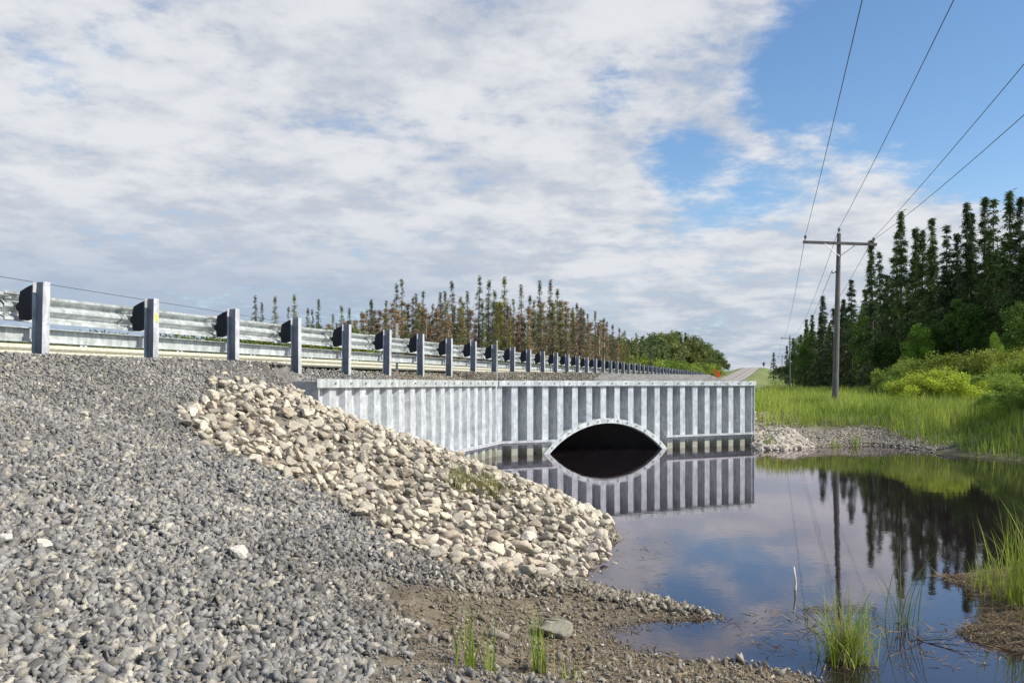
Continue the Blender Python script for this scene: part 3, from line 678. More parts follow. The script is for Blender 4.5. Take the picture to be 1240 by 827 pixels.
# ================================================================== vegetation
def tri_cloud(P, Dv, Wv, L, Wd, col, tip=.35):
    """leaf quads: base P, direction Dv*L, width Wv*Wd; returns verts, quads, colours"""
    a = P - Wv * Wd[:, None] * .5; b = P + Wv * Wd[:, None] * .5; q = P + Dv * L[:, None]
    c = q + Wv * (Wd * .5 * tip)[:, None]; d = q - Wv * (Wd * .5 * tip)[:, None]
    V = np.stack([a, b, c, d], 1).reshape(-1, 3); Fc = np.arange(len(V)).reshape(-1, 4); return V, Fc, np.repeat(col, 4, axis=0)
def unit(v): return v / (np.linalg.norm(v, axis=1)[:, None] + 1e-9)
def spruce(seed, h, w_, n=2600, sparse=.0, col=(.032, .052, .022), club=True, low=.12, nl=(.10, .23), nw=(.03, .07)):
    r = np.random.RandomState(seed); P, Dv, Wv, L, Wd, C_ = [], [], [], [], [], []
    zs = np.sort(h * (low + (1 - low) * r.rand(int(h * 19)) ** .9)); lob = np.convolve(r.uniform(.55, 1.25, 110), np.ones(3) / 3, 'same'); ex = r.uniform(.7, .95)
    lean = r.normal(0, .012, 2)
    for z in zs:
        t = z / h; prof = (1 - t) ** ex * (.35 + .80 * lob[int(t * 109)]) * 1.25
        if not club: prof *= (1 - t) ** .1
        if t < .3: prof *= .65 + t
        if t > .9: prof *= .75
        if club and t > .87: prof = .14 + .07 * r.rand() if t < .95 else .05
        R_ = max(.05, w_ * prof * r.uniform(.55, 1.1)); az = r.uniform(0, 2 * np.pi)
        if r.rand() < sparse: continue
        k = max(3, int(n / len(zs) * (.5 + R_ / w_))); s = r.rand(k) ** .75 * R_
        ca, sn = np.cos(az), np.sin(az); droop = -.42 * s - .12 * s * s + .12 * np.maximum(s - .7 * R_, 0)
        px = ca * s + lean[0] * z + r.normal(0, .06, k); py = sn * s + lean[1] * z + r.normal(0, .06, k); pz = z + droop + r.normal(0, .05, k)
        P.append(np.stack([px, py, pz], 1)); side = r.choice([-1, 1], k)
        d = np.stack([ca * .6 - sn * side * .7, sn * .6 + ca * side * .7, r.uniform(-.75, .1, k)], 1) + r.normal(0, .3, (k, 3)); Dv.append(unit(d))
        Wv.append(unit(r.normal(0, 1, (k, 3)))); L.append(r.uniform(*nl, k)); Wd.append(r.uniform(*nw, k))
        br = r.uniform(.7, 1.35); C_.append(np.array(col)[None] * br * r.uniform(.75, 1.25, (k, 1)))
    V, Fc, c = tri_cloud(np.concatenate(P), np.concatenate(Dv), np.concatenate(Wv), np.concatenate(L), np.concatenate(Wd), np.concatenate(C_))
    crown = np_mesh('crown', V, Fc, c); crown.materials.append(M['needle'])
    t = MB(); t.tube([(lean[0] * z, lean[1] * z, z - .3 * (z == 0)) for z in (0, h * .3, h * .6, h * .97)], [.11, .085, .055, .012], 7)
    for z in zs[::5]:                                  # bare inner limbs
        a = r.uniform(0, 6.28); R_ = w_ * .55 * (1 - z / h) ** .6; t.tube([(lean[0] * z, lean[1] * z, z), (math.cos(a) * R_, math.sin(a) * R_, z - .15)], [.018, .006], 4, False)
    return crown, t.mesh('trunk', M['bark'], True)
def leafy(seed, h, rx, rz, zc_, n, ls, col, nb=26, stems=1, barkm='bark', low=True, up_bias=.2, bs=(.22, .42)):
    r = np.random.RandomState(seed); B = unit(r.normal(0, 1, (nb, 3))) * (r.rand(nb, 1) ** .4)
    if not low: B[:, 2] = np.abs(B[:, 2])
    B = B * np.array([rx * .82, rx * .82, rz * .85]) + np.array([0, 0, zc_]); br = rx * r.uniform(*bs, nb)
    which = r.randint(0, nb, n); q = unit(r.normal(0, 1, (n, 3))) * (r.rand(n, 1) ** .45)
    P = B[which] + q * br[which][:, None] * np.array([1, 1, 1.1]); P[:, 2] = np.maximum(P[:, 2], .05)
    d = unit(r.normal(0, 1, (n, 3)) + q * .6 + np.array([0, 0, up_bias])); Wv = unit(np.cross(d, r.normal(0, 1, (n, 3))))
    cb = r.uniform(.7, 1.35, nb)[which]; c = np.array(col)[None] * (cb * r.uniform(.75, 1.3, n))[:, None]; yl = r.rand(n) < .12; c[yl] *= np.array((1.25, 1.15, .9))
    V, Fc, cc = tri_cloud(P, d, Wv, ls * r.uniform(.7, 1.4, n), ls * .6 * r.uniform(.7, 1.2, n), c, .45)
    crown = np_mesh('crown', V, Fc, cc); crown.materials.append(M['leaf'])
    t = MB()
    for k in range(stems):
        a = r.uniform(0, 6.28); rb = .03 if stems > 1 else .10; e = B[r.randint(nb)]
        bx, by = (math.cos(a) * .25 * rx, math.sin(a) * .25 * rx) if stems > 1 else (0, 0)
        t.tube([(bx * .4, by * .4, -.2), (bx * .7 + .1 * e[0], by * .7 + .1 * e[1], zc_ * .55), (e[0] * .6, e[1] * .6, max(e[2], zc_))], [rb, rb * .7, rb * .25], 6)
    for k in range(10):
        e = B[r.randint(nb)]; t.tube([(0, 0, zc_ * r.uniform(.4, .9)), tuple(e)], [.03, .008], 4, False)
    return crown, t.mesh('trunk' if stems == 1 else 'stem', M[barkm], True)
def bare_tree(seed, h, w_, col, n=2600):
    """half-dead tamarack or poplar: open twigs with thin tufts"""
    r = np.random.RandomState(seed); t = MB(); t.tube([(0, 0, -.3), (0, 0, h * .5), (.08, 0, h)], [.10, .06, .012], 6); P = []
    for k in range(60):
        z = h * r.uniform(.15, .98); a = r.uniform(0, 6.28); R_ = w_ * (1 - z / h * .8) * r.uniform(.4, 1); e = Vector((math.cos(a) * R_, math.sin(a) * R_, z + R_ * r.uniform(-.1, .5)))
        t.tube([(0, 0, z), tuple(e)], [.018, .006], 3, False)
        for q in range(max(1, n // 60)): f = r.rand(); P.append((e.x * f + r.normal(0, .08), e.y * f + r.normal(0, .08), z + (e.z - z) * f + r.normal(0, .08)))
    P = np.array(P); m_ = len(P); d = unit(r.normal(0, 1, (m_, 3))); Wv = unit(np.cross(d, r.normal(0, 1, (m_, 3))))
    V, Fc, c = tri_cloud(P, d, Wv, r.uniform(.12, .26, m_), r.uniform(.025, .06, m_), np.array(col)[None] * r.uniform(.6, 1.4, (m_, 1)))
    crown = np_mesh('crown', V, Fc, c); crown.materials.append(M['needle']); return crown, t.mesh('trunk', M['birch'] if seed % 2 else M['bark'], True)
def plant(name, proto, x, y, s, label, cat, group=None, tint=(1, 1, 1), z=None, sw=1.0, part='trunk'):
    e = empty(name, (x, y, (gz(x, y) if z is None else z) - .05), random.uniform(0, 6.28)); e.scale = (s * sw, s * sw, s); tag(e, label, cat, group)
    c = link('crown', proto[0], e); c.color = (*tint, 1); link(part, proto[1], e); return e
SPR = [spruce(s, 10, w_, 10500, sp, col=(.05, .074, .03), club=cl and s in (2, 4, 8), low=lw) for s, w_, sp, cl, lw in ((1, 1.35, .05, True, .1), (2, 1.0, .15, True, .15), (3, 1.6, .05, False, .06), (4, .85, .25, True, .25), (5, 1.25, .12, False, .1), (6, 1.05, .2, True, .2), (7, 1.7, .08, False, .04), (8, .7, .35, True, .3))]
THIN = [spruce(s, 10, w_, 5200, .12, nl=(.09, .20), nw=(.025, .055), col=(.115, .125, .06), club=False, low=.12) for s, w_ in ((11, 1.5), (12, 1.15), (13, 1.7), (14, .95))]
BIR = [leafy(s, 10, 1.9, 3.6, 5.6, 5200, .17, (.10, .16, .032), 34) for s in (21, 22, 23)]
FARL = [leafy(s, 10, 2.6, 4.0, 5.2, 3000, .34, (.125, .155, .055), 30) for s in (25, 26, 27)]
BUSH = [leafy(s, 2, 1.5, .95, .95, 20000, .055, (.22, .29, .055), 90, 7, low=True, up_bias=.6, bs=(.10, .24)) for s in (31, 32)]
SHR = [leafy(s, 2, 1.3, 1.0, 1.0, 4000, .11, (.15, .20, .04), 34, 6, low=True, up_bias=.8) for s in (33, 34, 35)]
DEAD = [bare_tree(s, 10, 1.1, c) for s, c in ((41, (.19, .145, .105)), (42, (.16, .13, .095)), (43, (.21, .16, .11)), (44, (.16, .16, .08)))]

T_ = 'first second third fourth fifth sixth seventh eighth ninth tenth eleventh twelfth thirteenth fourteenth fifteenth sixteenth seventeenth eighteenth nineteenth'.split()
ORD = T_ + ['twentieth'] + ['twenty-' + a for a in T_[:9]] + ['thirtieth'] + ['thirty-' + a for a in T_[:9]] + ['fortieth'] + ['forty-' + a for a in T_[:9]]
# --- forest on the right, tallest front trees placed one by one: pixel x of the top, top y, distance
right = [(936.6, 426, 262, 2), (952, 418, 215, 4), (960, 409, 190, 0), (984.5, 392, 118, 2), (997.6, 358, 100, 0), (1006, 372, 98, 4), (1031, 336, 88, 2), (1044, 348, 86, 4), (1058, 290, 78, 3), (1066, 304, 79, 1),
         (1085, 280, 73, 1), (1092, 255, 71, 0), (1109, 274, 70, 3), (1117, 278, 68, 0), (1130, 264, 67, 5), (1136, 294, 66, 4), (1148, 272, 65, 1), (1158, 282, 64, 5), (1173, 245, 62, 0), (1180, 257, 63, 3),
         (1191, 239, 61, 5), (1201, 240, 60, 1), (1218, 288, 58, 2), (1224, 230, 57, 0), (1234, 239, 57, 5), (1252, 250, 56, 1), (1268, 235, 55, 0), (1020, 362, 94, 0), (1075, 330, 74, 2), (1100, 312, 70, 4), (1142, 318, 64, 2), (1168, 308, 62, 4), (1207, 300, 59, 6)]
_nm = {(936.6, 426): 0, (1092, 255): 11, (1224, 230): 23, (997.6, 358): 4, (1058, 290): 8, (1031, 336): 6, (1173, 245): 18}
right.sort()
EX = {0: 'lone small fir on the crest right of the far road', 11: 'tall spire-topped spruce just right of the power pole crossarm', 23: 'tallest dark spruce at the right edge of the photo',
      4: 'dark spruce whose tip stands just left of the power pole', 8: 'thin ragged spruce tip directly below the right end of the crossarm', 6: 'pointed dark spruce just right of the power pole shaft', 18: 'tall spruce with a club top left of the tallest pair'}
EX = {k: EX[_nm[q[:2]]] for k, q in enumerate(right) if q[:2] in _nm}
for k, (x, y, Yd, p) in enumerate(right):
    X1 = atY(x, Yd); g = gz(X1, Yd); top_ = EYE + (HY - y) * Yd / F; h = top_ - g
    plant('spruce_tree', SPR[p], X1, Yd, h / 10, EX.get(k, ORD[k] + ' spruce tip from the left along the skyline of the right forest'), 'spruce', 'dark spruces of the forest on the right', random.choice(((1.2, 1.2, 1.1), (1.8, 1.8, 1.2), (1.5, 1.5, 1.1))), g, sw=max(.7, min(1.35, 11 / h)) * 1.15)
r = random.Random(5)
for k in range(84):                                   # the body of the forest between and behind
    f = (k % 42) / 41; Yd = 150 - 92 * f ** .8 + r.uniform(-2, 5) + (8 if k >= 42 else 0); x = 972 + 300 * f ** 1.25 + r.uniform(-6, 6); ytop = 395 - 105 * f ** .9 + r.uniform(-6, 34)
    X1 = atY(x, Yd); g = gz(X1, Yd); h = EYE + (HY - ytop) * Yd / F - g; p = SPR[r.choice((0, 2, 2, 4, 6, 6))]
    plant('spruce_tree', p, X1, Yd, h / 10, 'bushy dark spruce within the shaded body of the right forest', 'spruce', 'lower spruces filling the right forest', r.choice(((1.2, 1.3, 1.1), (1.6, 1.7, 1.1), (2.1, 2.1, 1.2))), g, sw=min(1.7, 1.25 * 10 / h))
for (x, y, Yd, wd_, tint, lb) in ((1112, 388, 60, 1.0, (1.9, 1.9, 1.1), 'bright yellow-green young birch in front of the dark spruces'), (1046, 366, 84, .9, (1.0, 1.05, .9), 'olive birch beside the pole among the spruces'),
        (1205, 398, 52, .7, (1.8, 1.8, 1.0), 'slim bright sapling at the forest foot near the right edge'), (1165, 345, 60, 1.1, (.75, .9, .75), 'mid green birch in the middle of the right forest'),
        (1235, 360, 54, 1.0, (1.0, 1.1, .8), 'green birch half cut by the right photo edge'), (978, 399, 135, 1.1, (.9, 1.0, .8), 'round-headed green tree at the far left end of the right forest'), (968, 405, 160, 1.1, (.8, .95, .8), 'dark leafy tree at the roadside end of the right forest'),
        (1135, 372, 62, 1.0, (.7, .85, .7), 'shaded birch right of the bright young one'), (1072, 395, 70, 1.2, (.5, .6, .5), 'dark leafy tree low behind the willow bushes'), (1190, 385, 58, 1.1, (.65, .8, .6), 'dull green birch behind the willow thicket')):
    X1 = atY(x, Yd); g = gz(X1, Yd); h = EYE + (HY - y) * Yd / F - g
    plant('birch_tree', BIR[int(x) % 3], X1, Yd, h / 9.4, lb, 'tree', None, tint, g, sw=wd_)
# far roadside trees behind the second pole
for k, (x, y, Yd) in enumerate(((945, 440, 240), (940, 443, 280), (925, 444.5, 420), (955, 436, 200), (964, 425, 175))):
    X1 = atY(x, Yd); g = gz(X1, Yd); h = max(3, EYE + (HY - y) * Yd / F - g)
    plant('roadside_tree', FARL[k % 3], X1, Yd, h / 9.2, ('small round tree beside the far power poles', 'dark small tree left of the far power poles', 'tiny dark tree alone on the right of the hill crest', 'bushy tree right of the far power poles', 'leafy tree where the right forest meets the roadside')[k], 'tree', None, (.6, .75, .7), g, sw=.8)
# willow bushes
for (x, y, Yd, s, sw, tint, lb) in ((1138, 443, 33, None, 1.5, (1.75, 1.6, .9), 'large rounded yellow-green willow bush on the grassy bank'), (1095, 452, 42, None, 1.3, (.75, .85, .8), 'darker willow bush left behind the large rounded one'),
        (1186, 450, 34, None, 1.4, (1.1, 1.15, .9), 'willow bush at the right shoulder of the large rounded one'), (1215, 448, 37, None, 1.3, (1.05, 1.1, .9), 'yellow-green willow bush right of the rounded one near the photo edge'),
        (1100, 432, 48, None, 1.5, (.85, .85, .8), 'dull willow clump behind and left of the rounded bush'), (1150, 425, 48, None, 1.6, (1.0, .95, .8), 'upright willow clump at the foot of the dark spruces'),
        (1190, 420, 47, None, 1.5, (1.1, 1.0, .8), 'tall willow clump behind the bank bushes'), (1225, 418, 45, None, 1.5, (1.15, 1.0, .8), 'tall willow clump at the right edge of the thicket'), (1248, 430, 42, None, 1.5, (1.0, 1.0, .8), 'willow clump cut by the right photo edge'),
        (1215, 470, 26.5, None, 1.4, (.9, 1.05, .8), 'low leafy bush on the right bank above the shaded water edge'), (1256, 462, 24.5, None, 1.5, (.9, 1.0, .8), 'low leafy bush at the right photo edge above the water')):
    X1 = atY(x, Yd); g = gz(X1, Yd); h = EYE + (HY - y) * Yd / F - g
    plant('willow_bush', BUSH[int(x) % 2], X1, Yd, h / 2.0, lb, 'bush', None, tint, g, sw=sw * 1.0 * (2.2 / max(h, 1.6)) ** .5, part='stem')
# --- left: spruces and half-dead trees behind the road
r = random.Random(9)
left = [(312, 357, 130), (319, 366, 132), (333, 358, 135), (349, 372, 128), (357, 356, 125), (372, 372, 122), (386, 362, 118), (378, 375, 124), (404, 380, 120), (415, 369, 108), (422, 372, 106), (437, 376, 104), (448, 361, 100), (450, 366, 101),
        (468, 364, 98), (478, 342, 88), (487, 338, 87), (497, 358, 90), (505, 355, 89), (512, 353, 86), (524, 368, 90), (533, 353, 85), (541, 352, 84), (549, 339, 82), (556, 358, 85), (568, 352, 86), (578, 332, 80), (591, 338, 80), (600, 350, 84), (611, 334, 80), (622, 362, 88), (633, 344, 82), (641, 356, 86), (655, 339, 80), (664, 338, 82), (674, 348, 84), (683, 362, 86), (692, 372, 90), (699, 366, 92), (712, 380, 96), (722, 376, 98), (731, 384, 104), (742, 392, 112), (750, 396, 116), (772, 402, 130), (788, 408, 140)]
for k, (x, y, Yd) in enumerate(left):
    X1 = atY(x, Yd); g = gz(X1, Yd); h = EYE + (HY - y) * Yd / F - g
    tint = r.choice(((1, 1, 1.1), (1.5, 1.4, .9), (1.4, 1.0, 1.1), (.85, .9, 1.1), (1.8, 1.6, .9)))
    plant('spruce_tree', THIN[r.choice((0, 1, 2, 3))], X1, Yd, h / 10, ORD[k] + ' thin-topped spruce from the left on the skyline beyond the guardrail', 'spruce', 'thin spruces beyond the guardrail', tint, g, sw=.95)
for k in range(175):
    f = k / 174; x = 400 + 360 * f ** .9 + r.uniform(-5, 5); Yd = (84 if x > 470 else 104) + r.uniform(-14, 8) + max(0, x - 690) * .5; g = gz(atY(x, Yd), Yd)
    ytop = (368 + max(0, 480 - x) * .25 + max(0, x - 690) * .55) + r.uniform(-6, 34); h = EYE + (HY - ytop) * Yd / F - g
    kind = r.random()
    if kind < .52: plant('bare_tree', DEAD[r.choice((0, 1, 2, 0, 2, 3))], atY(x, Yd), Yd, h / 10, 'brown half-bare tree in the thin wood beyond the guardrail', 'tree', 'brown half-bare trees beyond the guardrail', r.choice(((1.6, 1.5, 1.4), (1.9, 1.65, 1.4), (1.4, 1.3, 1.2))), g, sw=1.5)
    else: plant('spruce_tree', THIN[r.choice((0, 2, 2))], atY(x, Yd), Yd, h / 10, 'olive lower spruce in the thin wood beyond the guardrail', 'spruce', 'lower spruces beyond the guardrail', r.choice(((2.2, 1.9, .9), (1.6, 1.5, 1.0), (1.1, 1.1, 1.0))), g, sw=1.0)
for k in range(64):                                   # leafy trees on the hillside left of the road
    f = k / 63; x = 690 + 190 * f + r.uniform(-3, 3); Yd = 1050 * 31 / (948 - x) * .98 + r.uniform(0, 14) + (k % 3) * 9
    base_ = np.interp(x, (690, 725, 760, 800, 825, 850, 872, 884), (412, 406, 408, 401, 400, 408, 424, 440)); ytop = base_ + r.uniform(-2, 5) + (k % 3 == 0) * 10
    g = gz(atY(x, Yd), Yd); h = max(5, EYE + (HY - ytop) * Yd / F - g)
    conif = r.random() < .2
    plant('spruce_tree' if conif else 'leafy_tree', SPR[2] if conif else FARL[k % 3], atY(x, Yd), Yd, h / (10 if conif else 9.2), 'dark spruce on the wooded hillside left of the far road' if conif else 'leafy green tree on the wooded hillside left of the far road', 'spruce' if conif else 'tree', 'spruces on the hillside' if conif else 'leafy trees on the hillside', (1.4, 1.4, 1.2) if conif else r.choice(((1, 1, 1), (1.25, 1.15, .9), (.8, .9, .9), (1.1, 1.1, 1))), g, sw=1.2)
for k in range(40):                                   # brighter brush at the foot of the hillside
    f = k / 39; x = 700 + 165 * f + r.uniform(-4, 4); Yd = 1050 * 24 / (948 - x) + r.uniform(-3, 6); ytop = 436 + 8 * f + r.uniform(-8, 4); g = gz(atY(x, Yd), Yd)
    h = max(1.6, EYE + (HY - ytop) * Yd / F - g)
    plant('roadside_shrub', SHR[k % 3], atY(x, Yd), Yd, h / 2.1, 'bright green shrub along the foot of the wooded hillside', 'shrub', 'shrubs below the hillside trees', r.choice(((1.2, 1.25, 1), (1.0, 1.15, .9), (1.4, 1.3, .9))), g, sw=1.5, part='stem')
for k in range(34):                                   # low scrub seen through the guardrail on the left
    x = -60 + 480 * k / 33 + r.uniform(-6, 6); Yd = 66 + r.uniform(-4, 10); g = gz(atY(x, Yd), Yd); ytop = np.interp(x, (-60, 0, 200, 330, 420), (404, 404, 408, 402, 395)) + r.uniform(-4, 6); h = EYE + (HY - ytop) * Yd / F - g
    plant('roadside_shrub', SHR[k % 3], atY(x, Yd), Yd, h / 2.1, 'olive shrub behind the road seen between the guardrail beams', 'shrub', 'shrubs beyond the guardrail on the left', r.choice(((1, .95, .8), (1.2, 1.05, .8), (.8, .8, .8))), g, sw=1.0, part='stem')

# --- grass
def blades(X, Y, Z0, H, Wd, col, seed, bend=.35, segs=2):
    r = np.random.RandomState(seed); n = len(X); a = r.uniform(0, 6.283, n); dirx, diry = np.cos(a), np.sin(a); b = r.uniform(0, bend, n) * H
    f = r.uniform(0, 6.283, n); wx, wy = np.cos(f) * Wd, np.sin(f) * Wd; V = []; 
    for k, t in enumerate(np.linspace(0, 1, segs + 1)):
        cx_, cy_ = X + dirx * b * t * t, Y + diry * b * t * t; cz = Z0 + H * (t - .25 * (b / H) * t * t); k_ = (1 - t ** 1.5)
        V.append(np.stack([cx_ - wx * k_ * .5, cy_ - wy * k_ * .5, cz], 1)); V.append(np.stack([cx_ + wx * k_ * .5, cy_ + wy * k_ * .5, cz + 1e-4], 1))
    V = np.stack(V, 1); m = V.shape[1]; base = np.arange(n)[:, None] * m; Fs = [np.concatenate([base + 2 * k, base + 2 * k + 1, base + 2 * k + 3, base + 2 * k + 2], 1) for k in range(segs)]
    return V.reshape(-1, 3), np.concatenate(Fs), np.repeat(col, m, axis=0)
def grass_field(n, x0, x1, y0, y1, cond, h0, h1, wd_, seed, pal, clump=1.0):
    r = np.random.RandomState(seed); X = r.uniform(x0, x1, n); Y = r.uniform(y0, y1, n); z, u, v, l, i_, nr, wd = ground(X, Y, True)
    ok = cond(X, Y, z, u, v, l) & (np.abs(X) < Y * .64 + 3); X, Y, z = X[ok], Y[ok], z[ok]; n = len(X)
    cl = vnoise(X, Y, 1.1, 40) + .5 * vnoise(X, Y, 3.5, 41); c2_ = vnoise(X, Y, .35, 42)
    H = (h0 + (h1 - h0) * r.rand(n)) * np.clip(1 + clump * cl, .45, 1.6); t = np.clip(.5 + cl * 1.3 + c2_ * 1.3 + r.normal(0, .22, n), 0, 1)[:, None]
    c = np.array(pal[0]) * (1 - t) + np.array(pal[1]) * t; c *= r.uniform(.65, 1.3, (n, 1)); dry = r.rand(n) < .10; c[dry] = np.array((.30, .26, .13))
    return blades(X, Y, z - .03, H, wd_ * r.uniform(.6, 1.3, n), c, seed + 1, .45)
PALG = ((.15, .25, .03), (.44, .52, .09))
sets = [grass_field(115000, 6, 32, 17, 42, lambda X, Y, z, u, v, l: (l > np.where(X < 11.3, 1.55 + .5 * vnoise(X, Y, .9, 3), .02)) & (v > 3.0), .28, .62, .022, 80, PALG),
        grass_field(90000, 9, 70, 40, 110, lambda X, Y, z, u, v, l: (v > 6.5), .35, .7, .05, 82, PALG),
        grass_field(26000, 18, 120, 100, 260, lambda X, Y, z, u, v, l: (v > 5) & (v < 40), .25, .55, .12, 84, ((.19, .26, .04), (.32, .36, .09))),
        grass_field(30000, -60, 60, 40, 200, lambda X, Y, z, u, v, l: (v < -13) & (v > -60), .3, .6, .1, 86, ((.19, .2, .05), (.32, .31, .10)))]
V = np.concatenate([s[0] for s in sets]); off = np.cumsum([0] + [len(s[0]) for s in sets[:-1]]); Fc = np.concatenate([s[1] + o_ for s, o_ in zip(sets, off)]); cc = np.concatenate([s[2] for s in sets])
tag(link('tall_grass', np_mesh('tall_grass', V, Fc, cc), m=M['grass']), 'tall green marsh grass covering the banks beyond the pond', 'grass', kind='stuff')
def tuft(name, x, y, n, h0, h1, spread, wd_, label, seed, pal=((.17, .27, .03), (.36, .44, .06)), dry=.12, bend=.5, cat='grass tuft', z=None, stretch=(1, 1)):
    r = np.random.RandomState(seed); z0 = gz(x, y) if z is None else z
    X = r.normal(0, spread * stretch[0], n); Y = r.normal(0, spread * stretch[1], n); zz_ = ground(X + x, Y + y) - z0 if z is None else np.zeros(n)
    t = r.rand(n, 1); c = np.array(pal[0]) * (1 - t) + np.array(pal[1]) * t; dd = r.rand(n) < dry; c[dd] = np.array((.42, .36, .18)) * r.uniform(.6, 1.1, (dd.sum(), 1))
    V, Fc, cc = blades(X, Y, zz_ - .03, h0 + (h1 - h0) * r.rand(n), wd_ * r.uniform(.6, 1.2, n), cc_ if False else c, seed + 7, bend, 5)
    o = link(name, np_mesh(name, V, Fc, cc), m=M['grass']); o.location = (x, y, z0); tag(o, label, cat); return o
x, y = wpx(1024, 800); tuft('grass_tuft', x, y, 300, .22, .62, .065, .009, 'dense green sedge tuft with straw-coloured base standing in the water', 91, dry=.3, bend=1.0, z=-.03)
x, y = wpx(1094, 756); tuft('reed_clump', x, y, 34, .4, .82, .045, .008, 'sparse clump of tall thin reeds rising from the pond', 92, pal=((.10, .15, .05), (.2, .25, .1)), z=-.05, bend=.45, cat='reeds')
x, y = wpx(1226, 738); tuft('grass_tuft', x + .22, y, 300, .35, .92, .19, .011, 'big leafy grass clump on the muddy islet at the right edge', 93, bend=.55, dry=.08, pal=((.2, .29, .03), (.42, .48, .07)))
x, y = wpx(1244, 765); tuft('grass_tuft', x + .25, y, 110, .3, .6, .14, .010, 'lower grass clump in front on the islet at the right edge', 94, bend=.8)
x, y = wpx(1195, 716); tuft('grass_tuft', x, y, 90, .15, .4, .08, .008, 'short sparse grass at the left tip of the muddy islet', 95, dry=.3)
x, y = ray_ground(655, 815); tuft('grass_tuft', x, y, 26, .2, .46, .03, .010, 'upright bright grass stems in the mud beside the broad boulder', 96, bend=.3)
x, y = wpx(578, 850, .15); tuft('grass_tuft', x, y, 26, .2, .48, .06, .011, 'spreading grass blades at the bottom edge left of the upright stems', 97, bend=.55)
x, y = ray_ground(692, 824); tuft('grass_tuft', x, y, 7, .10, .2, .03, .008, 'few short green shoots right of the upright grass stems', 98, bend=.4)
x, y = wpx(833, 745); tuft('grass_tuft', x, y, 90, .03, .09, .06, .006, 'small green tuft at the tip of the pebble spit', 99, stretch=(1.6, .5), z=0.0)
for k, (x_, y_, lb) in enumerate(((562, 586, 'yellowish weed growing from the riprap just left of the culvert'), (592, 590, 'small yellow-green weed among riprap near the water'))):
    x, y = ray_ground(x_, y_ + 6); tuft('weed_tuft', x, y, 120, .12, .40, .10, .012, lb, 100 + k, pal=((.20, .22, .06), (.36, .36, .12)), dry=.3, bend=.7, cat='weed')
for k, (x_, y_) in enumerate(((935, 545), (1017, 542), (1039, 540))):
    x, y = wpx(x_, y_); tuft('grass_tuft', x, y + .3, 40, .2, .5, .1, .018, ('small grass tuft at the far shore beside the wall end', 'grass tuft on the far shore left of the pair by the pole', 'grass tuft on the far shore right of the one by the pole')[k], 110 + k)

# stick and sunken twigs
x0, y0 = wpx(960, 714); m = MB(); m.tube([(0, 0, -.1), (0, 0, 0), (.005, .0, .07), (-.012, 0, .20)], [.010, .012, .011, .009], 7)
o = m.build('stick', M['stick'], smooth=True); o.location = (x0 + .02, y0, 0); tag(o, 'short pale stick poking up from the open water', 'stick')
r = random.Random(3)
def branch(x, y, L, seed, lb):
    q = random.Random(seed); m = MB()
    for k in range(5):
        a = q.uniform(-.6, .9) + (3.14 if q.random() < .4 else 0); l = L * q.uniform(.3, 1); b0 = Vector((q.uniform(-.1, .1), q.uniform(-.1, .1), q.uniform(-.01, .01)))
        e = b0 + Vector((math.cos(a) * l, math.sin(a) * l, q.uniform(.0, .12))); mid_ = (b0 + e) / 2 + Vector((q.uniform(-.03, .03), q.uniform(-.03, .03), q.uniform(0, .04))); m.tube([b0, mid_, e], [.004, .003, .0015], 5)
    o = m.build('dead_branch', M['bark'], smooth=True); o.location = (x, y, .0); tag(o, lb, 'branch')
for (bx, by, bh, lb) in ((15.2, 21.4, 2.6, 'leafy bush outside the right photo edge shading the shore'), (16.4, 23.5, 3.2, 'larger leafy bush outside the right photo edge')):
    plant('willow_bush', BUSH[0], bx, by, bh / 2, lb, 'bush', None, (.9, 1, .8), gz(bx, by), sw=.9, part='stem')
x, y = wpx(1120, 775); branch(x, y, .42, 1, 'dark dead twigs lying in the water beside the reed clump')
x, y = wpx(995, 755); branch(x, y, .28, 2, 'dark dead twigs in the water left of the sedge tuft')
# matted dead stalks on the islet
def litter(n, poly, seed, name, lb, hz=.02):
    r = np.random.RandomState(seed); P = np.array(poly); X = r.uniform(P[:, 0].min(), min(P[:, 0].max(), 7), n); Y = r.uniform(P[:, 1].min(), P[:, 1].max(), n); ok = (sdist(X, Y, poly) > -.06); X, Y = X[ok], Y[ok]; n = len(X)
    z = np.maximum(ground(X, Y), 0) + hz * r.rand(n); d = unit(np.stack([r.normal(0, 1, n), r.normal(0, 1, n), r.normal(0, .18, n)], 1)); Wv = unit(np.cross(d, np.array([0, 0, 1.])[None] + r.normal(0, .3, (n, 3))))
    c = np.array((.22, .16, .09))[None] * r.uniform(.4, 1.7, (n, 1)); V, Fc, cc = tri_cloud(np.stack([X, Y, z], 1), d, Wv, r.uniform(.03, .12, n), r.uniform(.004, .010, n), c, .6)
    tag(link(name, np_mesh(name, V, Fc, cc), m=M['grass']), lb, 'litter', kind='stuff')
litter(26000, ISLET, 120, 'dead_litter', 'matted brown dead stalks covering the muddy islet')
SHOREBAND = [wpx(*p) for p in ((560, 735), (700, 712), (860, 738), (880, 752), (790, 757), (735, 772), (840, 800), (1015, 830), (1010, 900), (450, 900), (420, 800))]
litter(5000, SHOREBAND, 121, 'dead_litter', 'brown plant litter scattered over the near mud', .012)

FLOAT = [wpx(*p) for p in ((930, 740), (1030, 735), (1100, 760), (1200, 745), (1210, 800), (1080, 815), (1010, 815), (900, 780), (890, 755))]
litter(900, FLOAT, 122, 'floating_debris', 'bits of brown plant debris floating around the grass tufts', .003)
FLOAT2 = [wpx(*p) for p in ((735, 640), (800, 650), (820, 690), (790, 715), (720, 700), (745, 660))]
litter(160, FLOAT2, 123, 'floating_debris', 'dark specks floating off the tip of the riprap', .003)
